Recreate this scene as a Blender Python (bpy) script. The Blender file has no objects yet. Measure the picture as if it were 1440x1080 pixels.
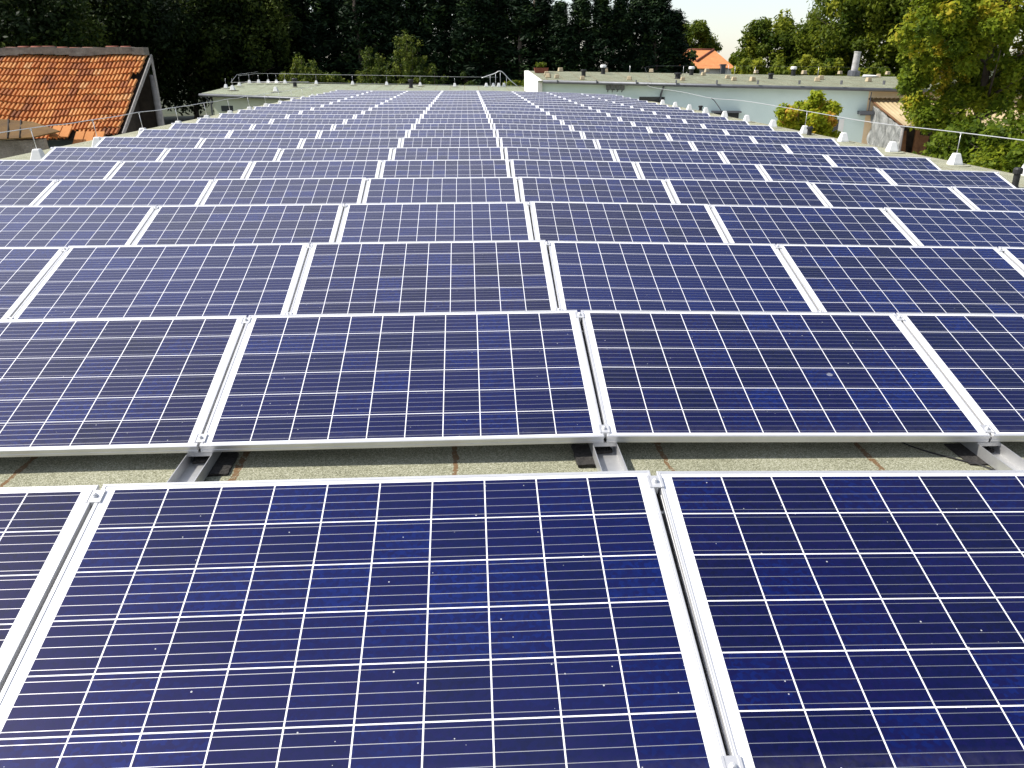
import bpy, bmesh, math, random
import numpy as np
from mathutils import Vector, Matrix
R = math.radians
C = bpy.context.scene.collection
scene = bpy.context.scene
random.seed(7); rng = np.random.default_rng(7)

# ------------------------------------------------------------------ camera, sky, sun, exposure
FPX, PIT, YAW, CX, CH = 1155.62, .3715, .0529, -.5541, 1.1767      # focal length in photo pixels, pitch, yaw, camera x and height
cam_d = bpy.data.cameras.new("camera"); cam = bpy.data.objects.new("camera", cam_d); C.objects.link(cam)
cam.location = (CX, 0, CH); cam.rotation_euler = (math.pi/2 - PIT, 0, -YAW)
cam_d.sensor_fit = 'HORIZONTAL'; cam_d.sensor_width = 36; cam_d.lens = FPX/1440*36
cam_d.clip_start = .05; cam_d.clip_end = 3000
scene.camera = cam

SUN_EL, SUN_B = R(50), R(4)                                       # elevation; how far beyond due left the sun stands
sun_dir = Vector((-math.cos(SUN_B)*math.cos(SUN_EL), math.sin(SUN_B)*math.cos(SUN_EL), math.sin(SUN_EL)))
w = bpy.data.worlds.new("World"); scene.world = w; w.use_nodes = True
nt = w.node_tree; bg = nt.nodes["Background"]
sky = nt.nodes.new("ShaderNodeTexSky"); sky.sky_type = 'NISHITA'; sky.sun_disc = False
sky.sun_elevation = SUN_EL; sky.sun_rotation = math.atan2(sun_dir.x, sun_dir.y)
sky.air_density = 1.0; sky.dust_density = .5; sky.ozone_density = 1.0; sky.altitude = 100
bg.inputs[1].default_value = .08
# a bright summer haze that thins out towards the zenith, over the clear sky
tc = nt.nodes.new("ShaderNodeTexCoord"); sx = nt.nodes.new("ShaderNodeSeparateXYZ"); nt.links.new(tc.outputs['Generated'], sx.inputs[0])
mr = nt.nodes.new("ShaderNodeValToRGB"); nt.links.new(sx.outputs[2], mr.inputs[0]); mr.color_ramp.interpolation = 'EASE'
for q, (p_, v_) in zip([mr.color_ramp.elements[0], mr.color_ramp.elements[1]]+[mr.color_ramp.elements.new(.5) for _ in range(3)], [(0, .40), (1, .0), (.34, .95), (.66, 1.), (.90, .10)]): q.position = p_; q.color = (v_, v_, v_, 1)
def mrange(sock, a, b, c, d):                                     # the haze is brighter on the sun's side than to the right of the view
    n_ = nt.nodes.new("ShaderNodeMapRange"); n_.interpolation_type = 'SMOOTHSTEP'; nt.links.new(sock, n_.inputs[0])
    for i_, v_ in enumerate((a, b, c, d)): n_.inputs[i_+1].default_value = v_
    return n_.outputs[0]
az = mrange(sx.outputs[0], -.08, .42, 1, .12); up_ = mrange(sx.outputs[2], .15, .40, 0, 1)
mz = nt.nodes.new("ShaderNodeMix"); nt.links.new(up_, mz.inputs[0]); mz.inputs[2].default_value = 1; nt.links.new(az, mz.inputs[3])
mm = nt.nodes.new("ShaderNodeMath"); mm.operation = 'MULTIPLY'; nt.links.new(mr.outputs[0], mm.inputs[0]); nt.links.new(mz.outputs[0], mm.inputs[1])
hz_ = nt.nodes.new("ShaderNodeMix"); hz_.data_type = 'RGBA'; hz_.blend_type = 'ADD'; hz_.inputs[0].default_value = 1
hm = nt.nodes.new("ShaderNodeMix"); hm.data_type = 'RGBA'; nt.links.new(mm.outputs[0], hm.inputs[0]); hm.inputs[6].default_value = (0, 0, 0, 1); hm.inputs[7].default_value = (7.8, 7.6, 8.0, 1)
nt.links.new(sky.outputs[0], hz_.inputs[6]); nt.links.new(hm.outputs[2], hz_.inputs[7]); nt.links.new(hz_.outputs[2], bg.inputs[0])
sd = bpy.data.lights.new("sun", 'SUN'); sun = bpy.data.objects.new("sun", sd); C.objects.link(sun)
sd.energy = 5.0; sd.angle = R(.5); sd.color = (1, .95, .87)
sun.rotation_euler = (-sun_dir).to_track_quat('-Z', 'Y').to_euler()
scene.view_settings.view_transform = 'Standard'; scene.view_settings.look = 'None'
scene.view_settings.exposure = .45; scene.view_settings.gamma = 1

# ------------------------------------------------------------------ photo pixel -> point in the world
def ray(px, py):
    u, v = (px-720)/FPX, -(py-540)/FPX
    c, s = math.cos(PIT), math.sin(PIT)
    yr, z = c+s*v, -s+c*v
    c, s = math.cos(YAW), math.sin(YAW)
    return Vector((c*u+s*yr, -s*u+c*yr, z))
def at_z(px, py, z):
    d = ray(px, py); return Vector((CX, 0, CH)) + d*((z-CH)/d.z)
def at_y(px, py, y):
    d = ray(px, py); return Vector((CX, 0, CH)) + d*(y/d.y)
def at_plane(px, py, p, n):
    d = ray(px, py); o = Vector((CX, 0, CH)); return o + d*((p-o).dot(n)/d.dot(n))

# ------------------------------------------------------------------ naming and linking
def tag(o, label=None, cat=None, group=None, kind=None):
    if label: o['label'] = label
    if cat: o['category'] = cat
    if group: o['group'] = group
    if kind: o['kind'] = kind
    return o
def empty(name, loc=(0, 0, 0), rot=(0, 0, 0)):
    o = bpy.data.objects.new(name, None); o.location = loc; o.rotation_euler = rot
    o.empty_display_size = .1; C.objects.link(o); return o
def link(name, me, parent=None):
    o = bpy.data.objects.new(name, me); C.objects.link(o)
    if parent: o.parent = parent
    return o
def obj(name, bm, mat, parent=None, smooth=False):
    me = bpy.data.meshes.new(name); bm.normal_update(); bm.to_mesh(me); bm.free()
    for m in (mat if isinstance(mat, (list, tuple)) else [mat]): me.materials.append(m)
    if smooth: me.shade_smooth()
    return link(name, me, parent)
def copy_tree(o, parent=None):
    c = o.copy(); C.objects.link(c); c.parent = parent
    for ch in list(o.children): copy_tree(ch, c)
    return c

# ------------------------------------------------------------------ mesh helpers
def box(bm, c, s, rot=None, mi=0):
    M = Matrix.Translation(c) @ (rot.to_matrix().to_4x4() if rot else Matrix.Identity(4)) @ Matrix.Diagonal((s[0], s[1], s[2], 1))
    r = bmesh.ops.create_cube(bm, size=1, matrix=M)
    for v in r['verts']:
        for f in v.link_faces: f.material_index = mi
    return r['verts']
def hexa(bm, b, t, mi=0):
    """solid between two point loops with the same count (b bottom, t top)"""
    n = len(b); vb = [bm.verts.new(p) for p in b]; vt = [bm.verts.new(p) for p in t]
    fs = [bm.faces.new(vb[::-1]), bm.faces.new(vt)]
    for i in range(n): fs.append(bm.faces.new((vb[i], vb[(i+1) % n], vt[(i+1) % n], vt[i])))
    for f in fs: f.material_index = mi
    return fs
def slab(bm, pts, th, mi=0):
    pts = [Vector(p) for p in pts]
    return hexa(bm, [p-Vector((0, 0, th)) for p in pts], pts, mi)
def tube(bm, pts, r, n=6, r2=None, mi=0, cap=True):
    pts = [Vector(p) for p in pts]; rings = []; r2 = r if r2 is None else r2; L = len(pts)
    up = None
    for i, p in enumerate(pts):
        d = (pts[min(i+1, L-1)]-pts[max(i-1, 0)]).normalized()
        a = Vector((0, 0, 1)) if abs(d.z) < .9 else Vector((1, 0, 0))
        x = d.cross(a).normalized()
        if up is not None and x.dot(up) < 0: x = -x
        up = x; y = d.cross(x)
        q = r+(r2-r)*i/max(1, L-1)
        rings.append([bm.verts.new(p+x*(q*math.cos(2*math.pi*k/n))+y*(q*math.sin(2*math.pi*k/n))) for k in range(n)])
    for a, b in zip(rings, rings[1:]):
        for k in range(n):
            f = bm.faces.new((a[k], a[(k+1) % n], b[(k+1) % n], b[k])); f.smooth = True; f.material_index = mi
    if cap:
        for rg in (rings[0][::-1], rings[-1]): bm.faces.new(rg).material_index = mi
def lathe(bm, c, prof, n=14, mi=0):
    c = Vector(c); rings = [[bm.verts.new(c+Vector((r*math.cos(2*math.pi*k/n), r*math.sin(2*math.pi*k/n), z))) for k in range(n)] for r, z in prof]
    for a, b in zip(rings, rings[1:]):
        for k in range(n): bm.faces.new((a[k], a[(k+1) % n], b[(k+1) % n], b[k])).material_index = mi
    bm.faces.new(rings[0][::-1]); bm.faces.new(rings[-1])

# ------------------------------------------------------------------ materials
def mat(name):
    m = bpy.data.materials.new(name); m.use_nodes = True; t = m.node_tree
    return m, t, t.nodes["Principled BSDF"]
class N:
    def __init__(s, t): s.t = t
    def new(s, typ, **k):
        n = s.t.nodes.new(typ)
        for a, b in k.items(): setattr(n, a, b)
        return n
    def put(s, i, v):
        if isinstance(v, bpy.types.NodeSocket): s.t.links.new(v, i)
        else: i.default_value = v
    def m(s, op, a, b=0., c=None, clamp=False):
        n = s.new("ShaderNodeMath", operation=op, use_clamp=clamp); s.put(n.inputs[0], a); s.put(n.inputs[1], b)
        if c is not None: s.put(n.inputs[2], c)
        return n.outputs[0]
    def mix(s, f, a, b):
        n = s.new("ShaderNodeMix", data_type='RGBA'); s.put(n.inputs[0], f); s.put(n.inputs[6], a); s.put(n.inputs[7], b); return n.outputs[2]
    def noise(s, vec, sc, det=4, rough=.55, dim='3D'):
        n = s.new("ShaderNodeTexNoise"); n.inputs['Scale'].default_value = sc; n.inputs['Detail'].default_value = det; n.inputs['Roughness'].default_value = rough
        if vec is not None: s.put(n.inputs['Vector'], vec)
        return n.outputs[0]
    def ramp(s, f, stops):
        n = s.new("ShaderNodeValToRGB"); e = n.color_ramp.elements
        while len(e) < len(stops): e.new(.5)
        for q, (p, c) in zip(e, stops): q.position = p; q.color = c if len(c) == 4 else (*c, 1)
        s.put(n.inputs[0], f); return n.outputs[0]
    def obj(s): return s.new("ShaderNodeTexCoord").outputs['Object']
    def bump(s, h, st=.3, d=.01):
        n = s.new("ShaderNodeBump"); n.inputs['Strength'].default_value = st; n.inputs['Distance'].default_value = d; s.put(n.inputs['Height'], h); return n.outputs[0]
def c4(c): return (*c, 1)

def mottled(name, a, b, sc=6, rough=.85, fine=60, bump=.3, metallic=0, spec=.3, bd=.01):
    """a surface whose colour wanders between two tones, with a fine grain"""
    m, t, p = mat(name); n = N(t); o = n.obj()
    f = n.m('ADD', n.m('MULTIPLY', n.noise(o, sc, 5, .6), .7), n.m('MULTIPLY', n.noise(o, fine, 3, .6), .3))
    f = n.m('MULTIPLY_ADD', f, 2.4, -.7, clamp=True)
    n.put(p.inputs['Base Color'], n.mix(f, c4(a), c4(b)))
    p.inputs['Roughness'].default_value = rough; p.inputs['Metallic'].default_value = metallic; p.inputs['Specular IOR Level'].default_value = spec
    if bump: n.put(p.inputs['Normal'], n.bump(n.noise(o, fine, 3, .7), bump, bd))
    return m

def make_cell_material():
    m, t, p = mat("polycrystalline_cells"); n = N(t)
    uv = n.new("ShaderNodeUVMap", uv_map="UVMap").outputs[0]
    sp = n.new("ShaderNodeSeparateXYZ"); n.put(sp.inputs[0], uv)
    rnd = n.new("ShaderNodeObjectInfo").outputs['Random']
    cu = n.m('DIVIDE', n.m('SUBTRACT', sp.outputs[0], .0405), .1577)
    cv = n.m('DIVIDE', n.m('SUBTRACT', sp.outputs[1], .0229), .1577)
    fu, fv = n.m('FRACT', cu), n.m('FRACT', cv)
    def band(x, half):                                             # 1 inside the cell, 0 on the white joint
        return n.m('LESS_THAN', n.m('ABSOLUTE', n.m('SUBTRACT', x, .5)), half)
    inside = n.m('MULTIPLY', n.m('LESS_THAN', n.m('ABSOLUTE', n.m('SUBTRACT', cu, 5.)), 5.), n.m('LESS_THAN', n.m('ABSOLUTE', n.m('SUBTRACT', cv, 3.)), 3.))
    cell = n.m('MULTIPLY', n.m('MULTIPLY', band(fu, .4875), band(fv, .4875)), inside)
    bus = n.m('MULTIPLY', n.m('LESS_THAN', n.m('ABSOLUTE', n.m('SUBTRACT', n.m('FRACT', n.m('MULTIPLY', fv, 5.)), .5)), .024), cell)
    # one tint per cell, flakes of the crystal inside it
    cb = n.new("ShaderNodeCombineXYZ"); n.put(cb.inputs[0], n.m('FLOOR', cu)); n.put(cb.inputs[1], n.m('FLOOR', cv)); n.put(cb.inputs[2], n.m('MULTIPLY', rnd, 91.))
    wn = n.new("ShaderNodeTexWhiteNoise", noise_dimensions='3D'); n.put(wn.inputs['Vector'], cb.outputs[0])
    vm = n.new("ShaderNodeVectorMath", operation='ADD'); n.put(vm.inputs[0], uv); n.put(vm.inputs[1], wn.outputs['Color'])
    vo = n.new("ShaderNodeTexVoronoi"); vo.inputs['Scale'].default_value = 95; n.put(vo.inputs['Vector'], vm.outputs[0])
    vs = n.new("ShaderNodeSeparateColor"); n.put(vs.inputs[0], vo.outputs['Color'])
    big = n.new("ShaderNodeVectorMath", operation='ADD'); n.put(big.inputs[0], uv)
    cb2 = n.new("ShaderNodeCombineXYZ"); n.put(cb2.inputs[2], n.m('MULTIPLY', rnd, 40.)); n.put(big.inputs[1], cb2.outputs[0])
    f = n.m('ADD', n.m('MULTIPLY', wn.outputs['Value'], .50), n.m('ADD', n.m('MULTIPLY', vs.outputs[0], .34), n.m('MULTIPLY', n.noise(big.outputs[0], 3.2, 4, .6), .34)))
    col = n.ramp(f, [(.18, (.0004, .0022, .021)), (.42, (.0007, .0031, .036)), (.62, (.0022, .0028, .042)), (.8, (.0008, .0056, .060)), (.97, (.0014, .0105, .098))])
    r2 = n.m('FRACT', n.m('MULTIPLY', rnd, 7.31))                   # modules of different batches
    col = n.mix(n.m('MULTIPLY', n.m('GREATER_THAN', rnd, .62), n.m('MULTIPLY', r2, .4)), col, (.0010, .0080, .075, 1))
    col = n.mix(n.m('MULTIPLY', n.m('LESS_THAN', rnd, .3), n.m('MULTIPLY', r2, .2)), col, (.0050, .0038, .040, 1))
    # dust specks, each of its own size, and a very thin film of dust
    d1 = n.new("ShaderNodeTexVoronoi"); d1.inputs['Scale'].default_value = 34; n.put(d1.inputs['Vector'], big.outputs[0])
    ds = n.new("ShaderNodeSeparateColor"); n.put(ds.inputs[0], d1.outputs['Color'])
    speck = n.m('LESS_THAN', d1.outputs['Distance'], n.m('MULTIPLY', n.m('SUBTRACT', ds.outputs[0], .74), .34))
    d2 = n.new("ShaderNodeTexVoronoi"); d2.inputs['Scale'].default_value = 4.5; n.put(d2.inputs['Vector'], big.outputs[0])
    d2s = n.new("ShaderNodeSeparateColor"); n.put(d2s.inputs[0], d2.outputs['Color'])
    drop = n.m('LESS_THAN', n.m('ADD', d2.outputs['Distance'], n.m('MULTIPLY', n.noise(big.outputs[0], 90, 3, .7), .09)), n.m('MULTIPLY', n.m('SUBTRACT', d2s.outputs[1], .8), .55))
    col = n.mix(n.m('MULTIPLY_ADD', n.noise(big.outputs[0], 7, 5, .65), .010, -.0032, clamp=True), col, (.45, .43, .42, 1))
    sill = n.m('MULTIPLY', n.m('SUBTRACT', 1., n.m('DIVIDE', sp.outputs[1], .085), clamp=True), n.m('MULTIPLY_ADD', n.noise(big.outputs[0], 24, 5, .75), 1.2, -.35, clamp=True))
    col = n.mix(n.m('MULTIPLY', sill, .22), col, (.38, .36, .32, 1))
    col = n.mix(bus, col, (.52, .51, .52, 1))
    col = n.mix(n.m('SUBTRACT', 1., cell), col, (.78, .78, .80, 1))
    col = n.mix(n.m('MULTIPLY', drop, .3), col, (.6, .6, .6, 1))
    col = n.mix(n.m('MULTIPLY', speck, .55), col, (.7, .7, .68, 1))
    n.put(p.inputs['Base Color'], col)
    n.put(p.inputs['Metallic'], n.m('MULTIPLY', bus, .85))
    n.put(p.inputs['Roughness'], n.m('MULTIPLY_ADD', bus, -.03, .45))
    p.inputs['Specular IOR Level'].default_value = .13; p.inputs['Specular Tint'].default_value = (.8, .7, 1, 1)
    p.inputs['Coat Weight'].default_value = 1; p.inputs['Coat IOR'].default_value = 1.33
    n.put(p.inputs['Coat Roughness'], n.m('MULTIPLY_ADD', n.noise(big.outputs[0], 5, 4), .08, .10))
    return m

M = {}
M['cells'] = make_cell_material()
M['alu'] = mottled("anodised_aluminium", (.58, .58, .59), (.74, .74, .74), 6, .40, 220, .08, .55, .5, .002)
M['galv'] = mottled("galvanised_steel", (.50, .50, .50), (.64, .64, .63), 14, .42, 120, .05, .75, .5, .002)
M['steel'] = mottled("bolt_steel", (.45, .45, .45), (.6, .6, .6), 20, .35, 200, 0, .8)
M['backsheet'] = mottled("white_backsheet", (.68, .68, .68), (.75, .75, .75), 5, .6, 90, 0)
M['black'] = mottled("black_plastic", (.012, .012, .013), (.03, .03, .03), 12, .55, 120, .1)
M['rubber'] = mottled("granulated_rubber", (.010, .010, .010), (.07, .065, .06), 90, .95, 260, .9, 0, .2, .006)
M['concrete'] = mottled("weathered_concrete_block", (.36, .28, .17), (.52, .44, .30), 12, .9, 90, .4)
M['cone'] = mottled("pale_concrete", (.66, .66, .65), (.80, .80, .78), 7, .75, 140, .2)
M['chim'] = mottled('stained_flue_pipe', (.24, .23, .22), (.52, .51, .49), 4, .8, 40, .3)
M['wire'] = mottled("conductor_wire", (.55, .55, .56), (.72, .72, .72), 8, .35, 90, 0, .6)
M['wall_green'] = mottled("pale_green_render", (.62, .74, .68), (.71, .82, .76), .9, .92, 40, .25)
M['wall_lime'] = mottled('pale_lime_render', (.44, .47, .34), (.55, .58, .44), .9, .92, 40, .25)
M['wall_white'] = mottled("white_render", (.72, .71, .66), (.84, .83, .78), 1.2, .92, 40, .2)
M['wall_peach'] = mottled("peach_render", (.72, .52, .30), (.82, .66, .44), 1.5, .92, 40, .25)
M['gutter'] = mottled("grey_zinc_gutter", (.10, .105, .115), (.17, .175, .19), 2, .5, 60, .05, .5)
M['glass_dark'] = mottled("dark_window_glass", (.02, .025, .03), (.04, .045, .05), 3, .12, 50, 0, 0, .6)
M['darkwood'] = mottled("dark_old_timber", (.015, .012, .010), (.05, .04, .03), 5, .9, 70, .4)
M['greywood'] = mottled("weathered_grey_timber", (.17, .16, .15), (.34, .32, .30), 6, .9, 90, .4)
M['brownwood'] = mottled("brown_timber", (.10, .045, .02), (.22, .11, .05), 6, .8, 60, .3)
M['plaster'] = mottled("crumbling_plaster", (.13, .11, .085), (.36, .32, .27), 3, .95, 25, .8, 0, .2, .04)
M['mortar'] = mottled("ridge_mortar", (.10, .085, .07), (.30, .27, .22), 5, .95, 30, .8, 0, .2, .03)
M['brick'] = mottled("red_ridge_tile", (.13, .04, .025), (.25, .085, .05), 4, .9, 40, .4)
M['ochre'] = mottled("stained_fibre_cement", (.07, .038, .014), (.16, .088, .022), 2, .9, 30, .3)
M['corr'] = mottled("tan_corrugated_sheet", (.38, .29, .16), (.52, .41, .24), 1.3, .85, 30, .2)
M['bark'] = mottled("bark", (.05, .04, .03), (.14, .11, .085), 5, .95, 25, .9, 0, .2, .05)
M['farroof'] = mottled("orange_clay_tiles", (.48, .17, .06), (.62, .26, .10), 2, .9, 12, .4)

def make_felt(name, k):
    m, t, p = mat(name); n = N(t); o = n.obj()
    sp = n.new("ShaderNodeSeparateXYZ"); n.put(sp.inputs[0], o)
    g = n.noise(o, 330, 2, .7); gv = n.new("ShaderNodeTexVoronoi"); gv.inputs['Scale'].default_value = 300; n.put(gv.inputs['Vector'], o)
    gs = n.new("ShaderNodeSeparateColor"); n.put(gs.inputs[0], gv.outputs['Color'])
    f = n.m('ADD', n.m('MULTIPLY_ADD', gs.outputs[0], .62, -.07), n.m('ADD', n.m('MULTIPLY', g, .25), n.m('MULTIPLY', n.noise(o, 1.6, 5, .6), .42)))
    col = n.ramp(f, [(q_, tuple(a_*b_ for a_, b_ in zip(c_, k))) for q_, c_ in [(.22, (.09, .09, .052)), (.5, (.25, .25, .165)), (.72, (.345, .345, .245)), (.95, (.58, .57, .46))]])
    # rolls of felt run up the roof; along their laps the granules are gone and brown bitumen shows
    xx = n.m('ADD', sp.outputs[0], n.m('MULTIPLY', n.m('SUBTRACT', n.noise(o, 9, 4, .7), .5), .05))
    lap = n.m('ABSOLUTE', n.m('SUBTRACT', n.m('FRACT', n.m('DIVIDE', n.m('ADD', xx, .63), .89)), .5))
    wid = n.m('MULTIPLY_ADD', n.noise(o, 3.1, 3), .045, -.008)
    line = n.m('GREATER_THAN', lap, n.m('SUBTRACT', .5, wid))
    line = n.m('MULTIPLY', line, n.m('GREATER_THAN', n.noise(o, 60, 4, .75), .43))
    col = n.mix(n.m('MULTIPLY', line, .9), col, (.16, .085, .035, 1))
    n.put(p.inputs['Base Color'], col); p.inputs['Roughness'].default_value = .95; p.inputs['Specular IOR Level'].default_value = .25
    n.put(p.inputs['Normal'], n.bump(n.m('ADD', gv.outputs['Distance'], g), .6, .004))
    return m
M['felt'] = make_felt('mineral_roofing_felt', (1, 1, 1)); M['felt_green'] = make_felt('weathered_green_felt', (.80, .88, .88)); M['felt_grey'] = make_felt('weathered_grey_felt', (.66, .69, .66))
def make_tile():
    m, t, p = mat("old_clay_roof_tiles"); n = N(t); o = n.obj()
    a = n.new("ShaderNodeAttribute", attribute_name="tint")
    f = n.m('ADD', n.m('MULTIPLY', a.outputs['Fac'], .72), n.m('MULTIPLY', n.noise(o, 14, 4, .65), .32))
    col = n.ramp(f, [(.06, (.09, .04, .025)), (.26, (.29, .095, .028)), (.55, (.44, .155, .038)), (.8, (.50, .22, .065)), (.98, (.50, .36, .20))])
    n.put(p.inputs['Base Color'], col); p.inputs['Roughness'].default_value = .9
    n.put(p.inputs['Normal'], n.bump(n.noise(o, 60, 3, .7), .4, .01)); return m
M['tile'] = make_tile()
def make_ground():
    m, t, p = mat("rough_grass_and_earth"); n = N(t); o = n.obj()
    f = n.m('ADD', n.m('MULTIPLY', n.noise(o, .25, 6, .6), .6), n.m('MULTIPLY', n.noise(o, 5, 5, .7), .4))
    col = n.ramp(f, [(.3, (.020, .034, .010)), (.5, (.036, .045, .016)), (.7, (.07, .06, .035))])
    n.put(p.inputs['Base Color'], col); p.inputs['Roughness'].default_value = 1; return m
M['ground'] = make_ground()
def make_leaf(name, stops, trans=.35, spec=.25):
    """leaf material: hue from a per-leaf attribute (leaf age and kind; conifers add painted sunlit clumps)"""
    m, t, p = mat(name); n = N(t)
    a = n.new("ShaderNodeAttribute", attribute_name="tint")
    col = n.ramp(a.outputs['Fac'], stops)
    n.put(p.inputs['Base Color'], col); p.inputs['Roughness'].default_value = .55; p.inputs['Specular IOR Level'].default_value = spec
    tr = n.new("ShaderNodeBsdfTranslucent"); n.put(tr.inputs[0], col)
    mx = n.new("ShaderNodeMixShader"); mx.inputs[0].default_value = trans
    t.links.new(p.outputs[0], mx.inputs[1]); t.links.new(tr.outputs[0], mx.inputs[2])
    t.links.new(mx.outputs[0], t.nodes["Material Output"].inputs[0]); return m
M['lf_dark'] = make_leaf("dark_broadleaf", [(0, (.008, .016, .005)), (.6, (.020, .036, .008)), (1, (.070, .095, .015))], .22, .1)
M['lf_con'] = make_leaf("conifer_sprays", [(0, (.006, .015, .007)), (.5, (.014, .030, .012)), (.78, (.036, .066, .022)), (1, (.070, .112, .030))], .15, .12)  # paler stops put sunlit clumps into the spray colour
M['lf_mid'] = make_leaf("mid_green_leaves", [(0, (.035, .065, .006)), (.6, (.125, .160, .012)), (1, (.29, .30, .025))], .45, .12)
M['lf_bush'] = make_leaf("shrub_leaves", [(0, (.018, .034, .007)), (.6, (.050, .080, .012)), (1, (.15, .18, .022))], .35, .12)
M['lf_yel'] = make_leaf("turning_maple_leaves", [(0, (.05, .085, .006)), (.45, (.155, .21, .013)), (.85, (.31, .33, .022)), (1, (.46, .36, .03))], .48, .12)
M['lf_vine'] = make_leaf("yellow_green_vine_leaves", [(0, (.09, .16, .010)), (.5, (.28, .34, .020)), (.85, (.48, .45, .03)), (1, (.55, .30, .05))], .48, .12)
M['flower'] = mottled("red_flowers", (.50, .05, .02), (.65, .12, .04), 9, .7, 40, 0)

# ------------------------------------------------------------------ ground and the building under our feet
GZ = -3.9
bm = bmesh.new(); bmesh.ops.create_grid(bm, x_segments=8, y_segments=8, size=900, matrix=Matrix.Translation((0, 200, GZ)))
tag(obj('ground', bm, M['ground']), 'rough grassy ground around the buildings', 'ground', kind='structure')

bm = bmesh.new(); slab(bm, [(9.6, 5, GZ+.06), (34, 5, GZ+.06), (34, 45, GZ+.06), (9.6, 45, GZ+.06)], .05)  # unseen pale sheet added to bounce sunlight onto the shaded wall
tag(obj('yard_bounce_sheet', bm, mottled('pale_bounce_sheet', (.42, .41, .37), (.56, .54, .49), 2, .9, 50, .2)), 'unseen pale sheet between the two buildings, added to bounce sunlight', 'yard', kind='structure')

PW, PL = 1.658, .992                                                # a panel
COLW, PITCH, ROW0 = 1.67, 1.788, 2.2541                            # seam spacing, row pitch, top edge of the front row
TILT = .2752; ROWS = 23
ZC = {-4: .0300, -3: .006, -2: -.006, -1: -.002, 0: 0, 1: -.0402, 2: -.0811, 3: -.1420, 4: -.1974}
def zc(x):                                                         # the roof falls gently to the right of the ridge
    c = x/COLW
    if c <= -4: return ZC[-4]
    if c >= 4: return ZC[4] - (c-4)*.055
    i = math.floor(c); return ZC[i]+(ZC[i+1]-ZC[i])*(c-i) if i < 4 else ZC[4]
RH = .372                                                          # roof surface below the top edges of the rows
def rz(x): return zc(x)-RH
XL, XR, YB, YF = -8.55, 9.2, -9., 46.
main = empty('flat_roofed_building', (0, 18, GZ)); tag(main, 'long low building whose felted flat roof carries all the solar rows', 'building')
def unparented(o, p):
    o.parent = p; o.matrix_parent_inverse = Matrix.Translation(p.location).inverted() if p.rotation_euler.to_quaternion().angle < 1e-6 else p.matrix_basis.inverted(); return o
bm = bmesh.new()
xs = [XL]+[c*COLW for c in range(-4, 5)]+[8., XR]
ys = [YB+(YF-YB)*i/22 for i in range(23)]
top = [[bm.verts.new((x, y, rz(x)+(.0 if abs(x) > 100 else .004*math.sin(x*2.1+y*1.3)))) for x in xs] for y in ys]
for a, b in zip(top, top[1:]):
    for i in range(len(xs)-1): bm.faces.new((a[i], a[i+1], b[i+1], b[i]))
ring = top[0]+[r[-1] for r in top[1:]]+top[-1][-2::-1]+[r[0] for r in top[-2:0:-1]]
low = [bm.verts.new(v.co-Vector((0, 0, .16))) for v in ring]
for i in range(len(ring)): bm.faces.new((ring[i], low[i], low[(i+1) % len(ring)], ring[(i+1) % len(ring)]))
unparented(obj('roof', bm, M['felt']), main)
bm = bmesh.new()
for x in (XL+.25, XR-.25):
    z = rz(x)-.17; box(bm, (x, (YB+YF)/2, (z+GZ)/2), (.3, YF-YB-.8, z-GZ))
for y in (YB+.25, YF-.15): box(bm, (0, y, (GZ-.75)/2), (XR-XL-1.1, .3, -.75-GZ))
unparented(obj('wall', bm, M['wall_white']), main)
bm = bmesh.new()                                                   # sheet-metal drip edge along the right eave
box(bm, (XR+.012, (YB+YF)/2, rz(XR)-.07), (.02, YF-YB, .1)); box(bm, (XL-.012, (YB+YF)/2, rz(XL)-.07), (.02, YF-YB, .1))
unparented(obj('drip_edge', bm, M['galv']), main)

# ------------------------------------------------------------------ solar panels
def panel_frame_mesh():
    bm = bmesh.new()
    prof = [(.024, -.034), (0, -.034), (0, -.0225), (.0016, -.0215), (.0016, -.0145), (0, -.0135), (0, -.0012), (.0012, 0), (.0060, 0), (.0066, -.0006), (.0072, 0), (.0105, 0), (.0110, -.0030), (.0110, -.030), (.024, -.0315)]
    cs = [(0, 0, 1, 1), (PW, 0, -1, 1), (PW, PL, -1, -1), (0, PL, 1, -1)]
    rings = [[bm.verts.new((x+sx*d-PW/2, y+sy*d, z)) for d, z in prof] for x, y, sx, sy in cs]
    k = len(prof)
    for a, b in zip(rings, rings[1:]+rings[:1]):
        for i in range(k): bm.faces.new((a[i], a[(i+1) % k], b[(i+1) % k], b[i]))
    bmesh.ops.recalc_face_normals(bm, faces=bm.faces)
    me = bpy.data.meshes.new('frame'); bm.to_mesh(me); bm.free(); me.materials.append(M['alu']); return me
def panel_glass_mesh():
    bm = bmesh.new(); e = .0109; n = 1
    vs = [bm.verts.new((x-PW/2, y, z)) for z in (-.0026, -.0066) for x, y in ((e, e), (PW-e, e), (PW-e, PL-e), (e, PL-e))]
    f = bm.faces.new(vs[:4]); b = bm.faces.new(vs[4:][::-1]); b.material_index = 1
    for i in range(4): bm.faces.new((vs[i], vs[4+i], vs[4+(i+1) % 4], vs[(i+1) % 4])).material_index = 1
    uv = bm.loops.layers.uv.new("UVMap")
    for fc in bm.faces:
        for l in fc.loops: l[uv].uv = (l.vert.co.x+PW/2, l.vert.co.y)
    me = bpy.data.meshes.new('cell_sheet'); bm.to_mesh(me); bm.free(); me.materials.append(M['cells']); me.materials.append(M['backsheet']); return me
ORD = 'first second third fourth fifth sixth seventh eighth ninth tenth eleventh twelfth thirteenth fourteenth fifteenth sixteenth seventeenth eighteenth nineteenth twentieth twenty-first twenty-second twenty-third'.split()
frame_me, glass_me = panel_frame_mesh(), panel_glass_mesh()
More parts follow.
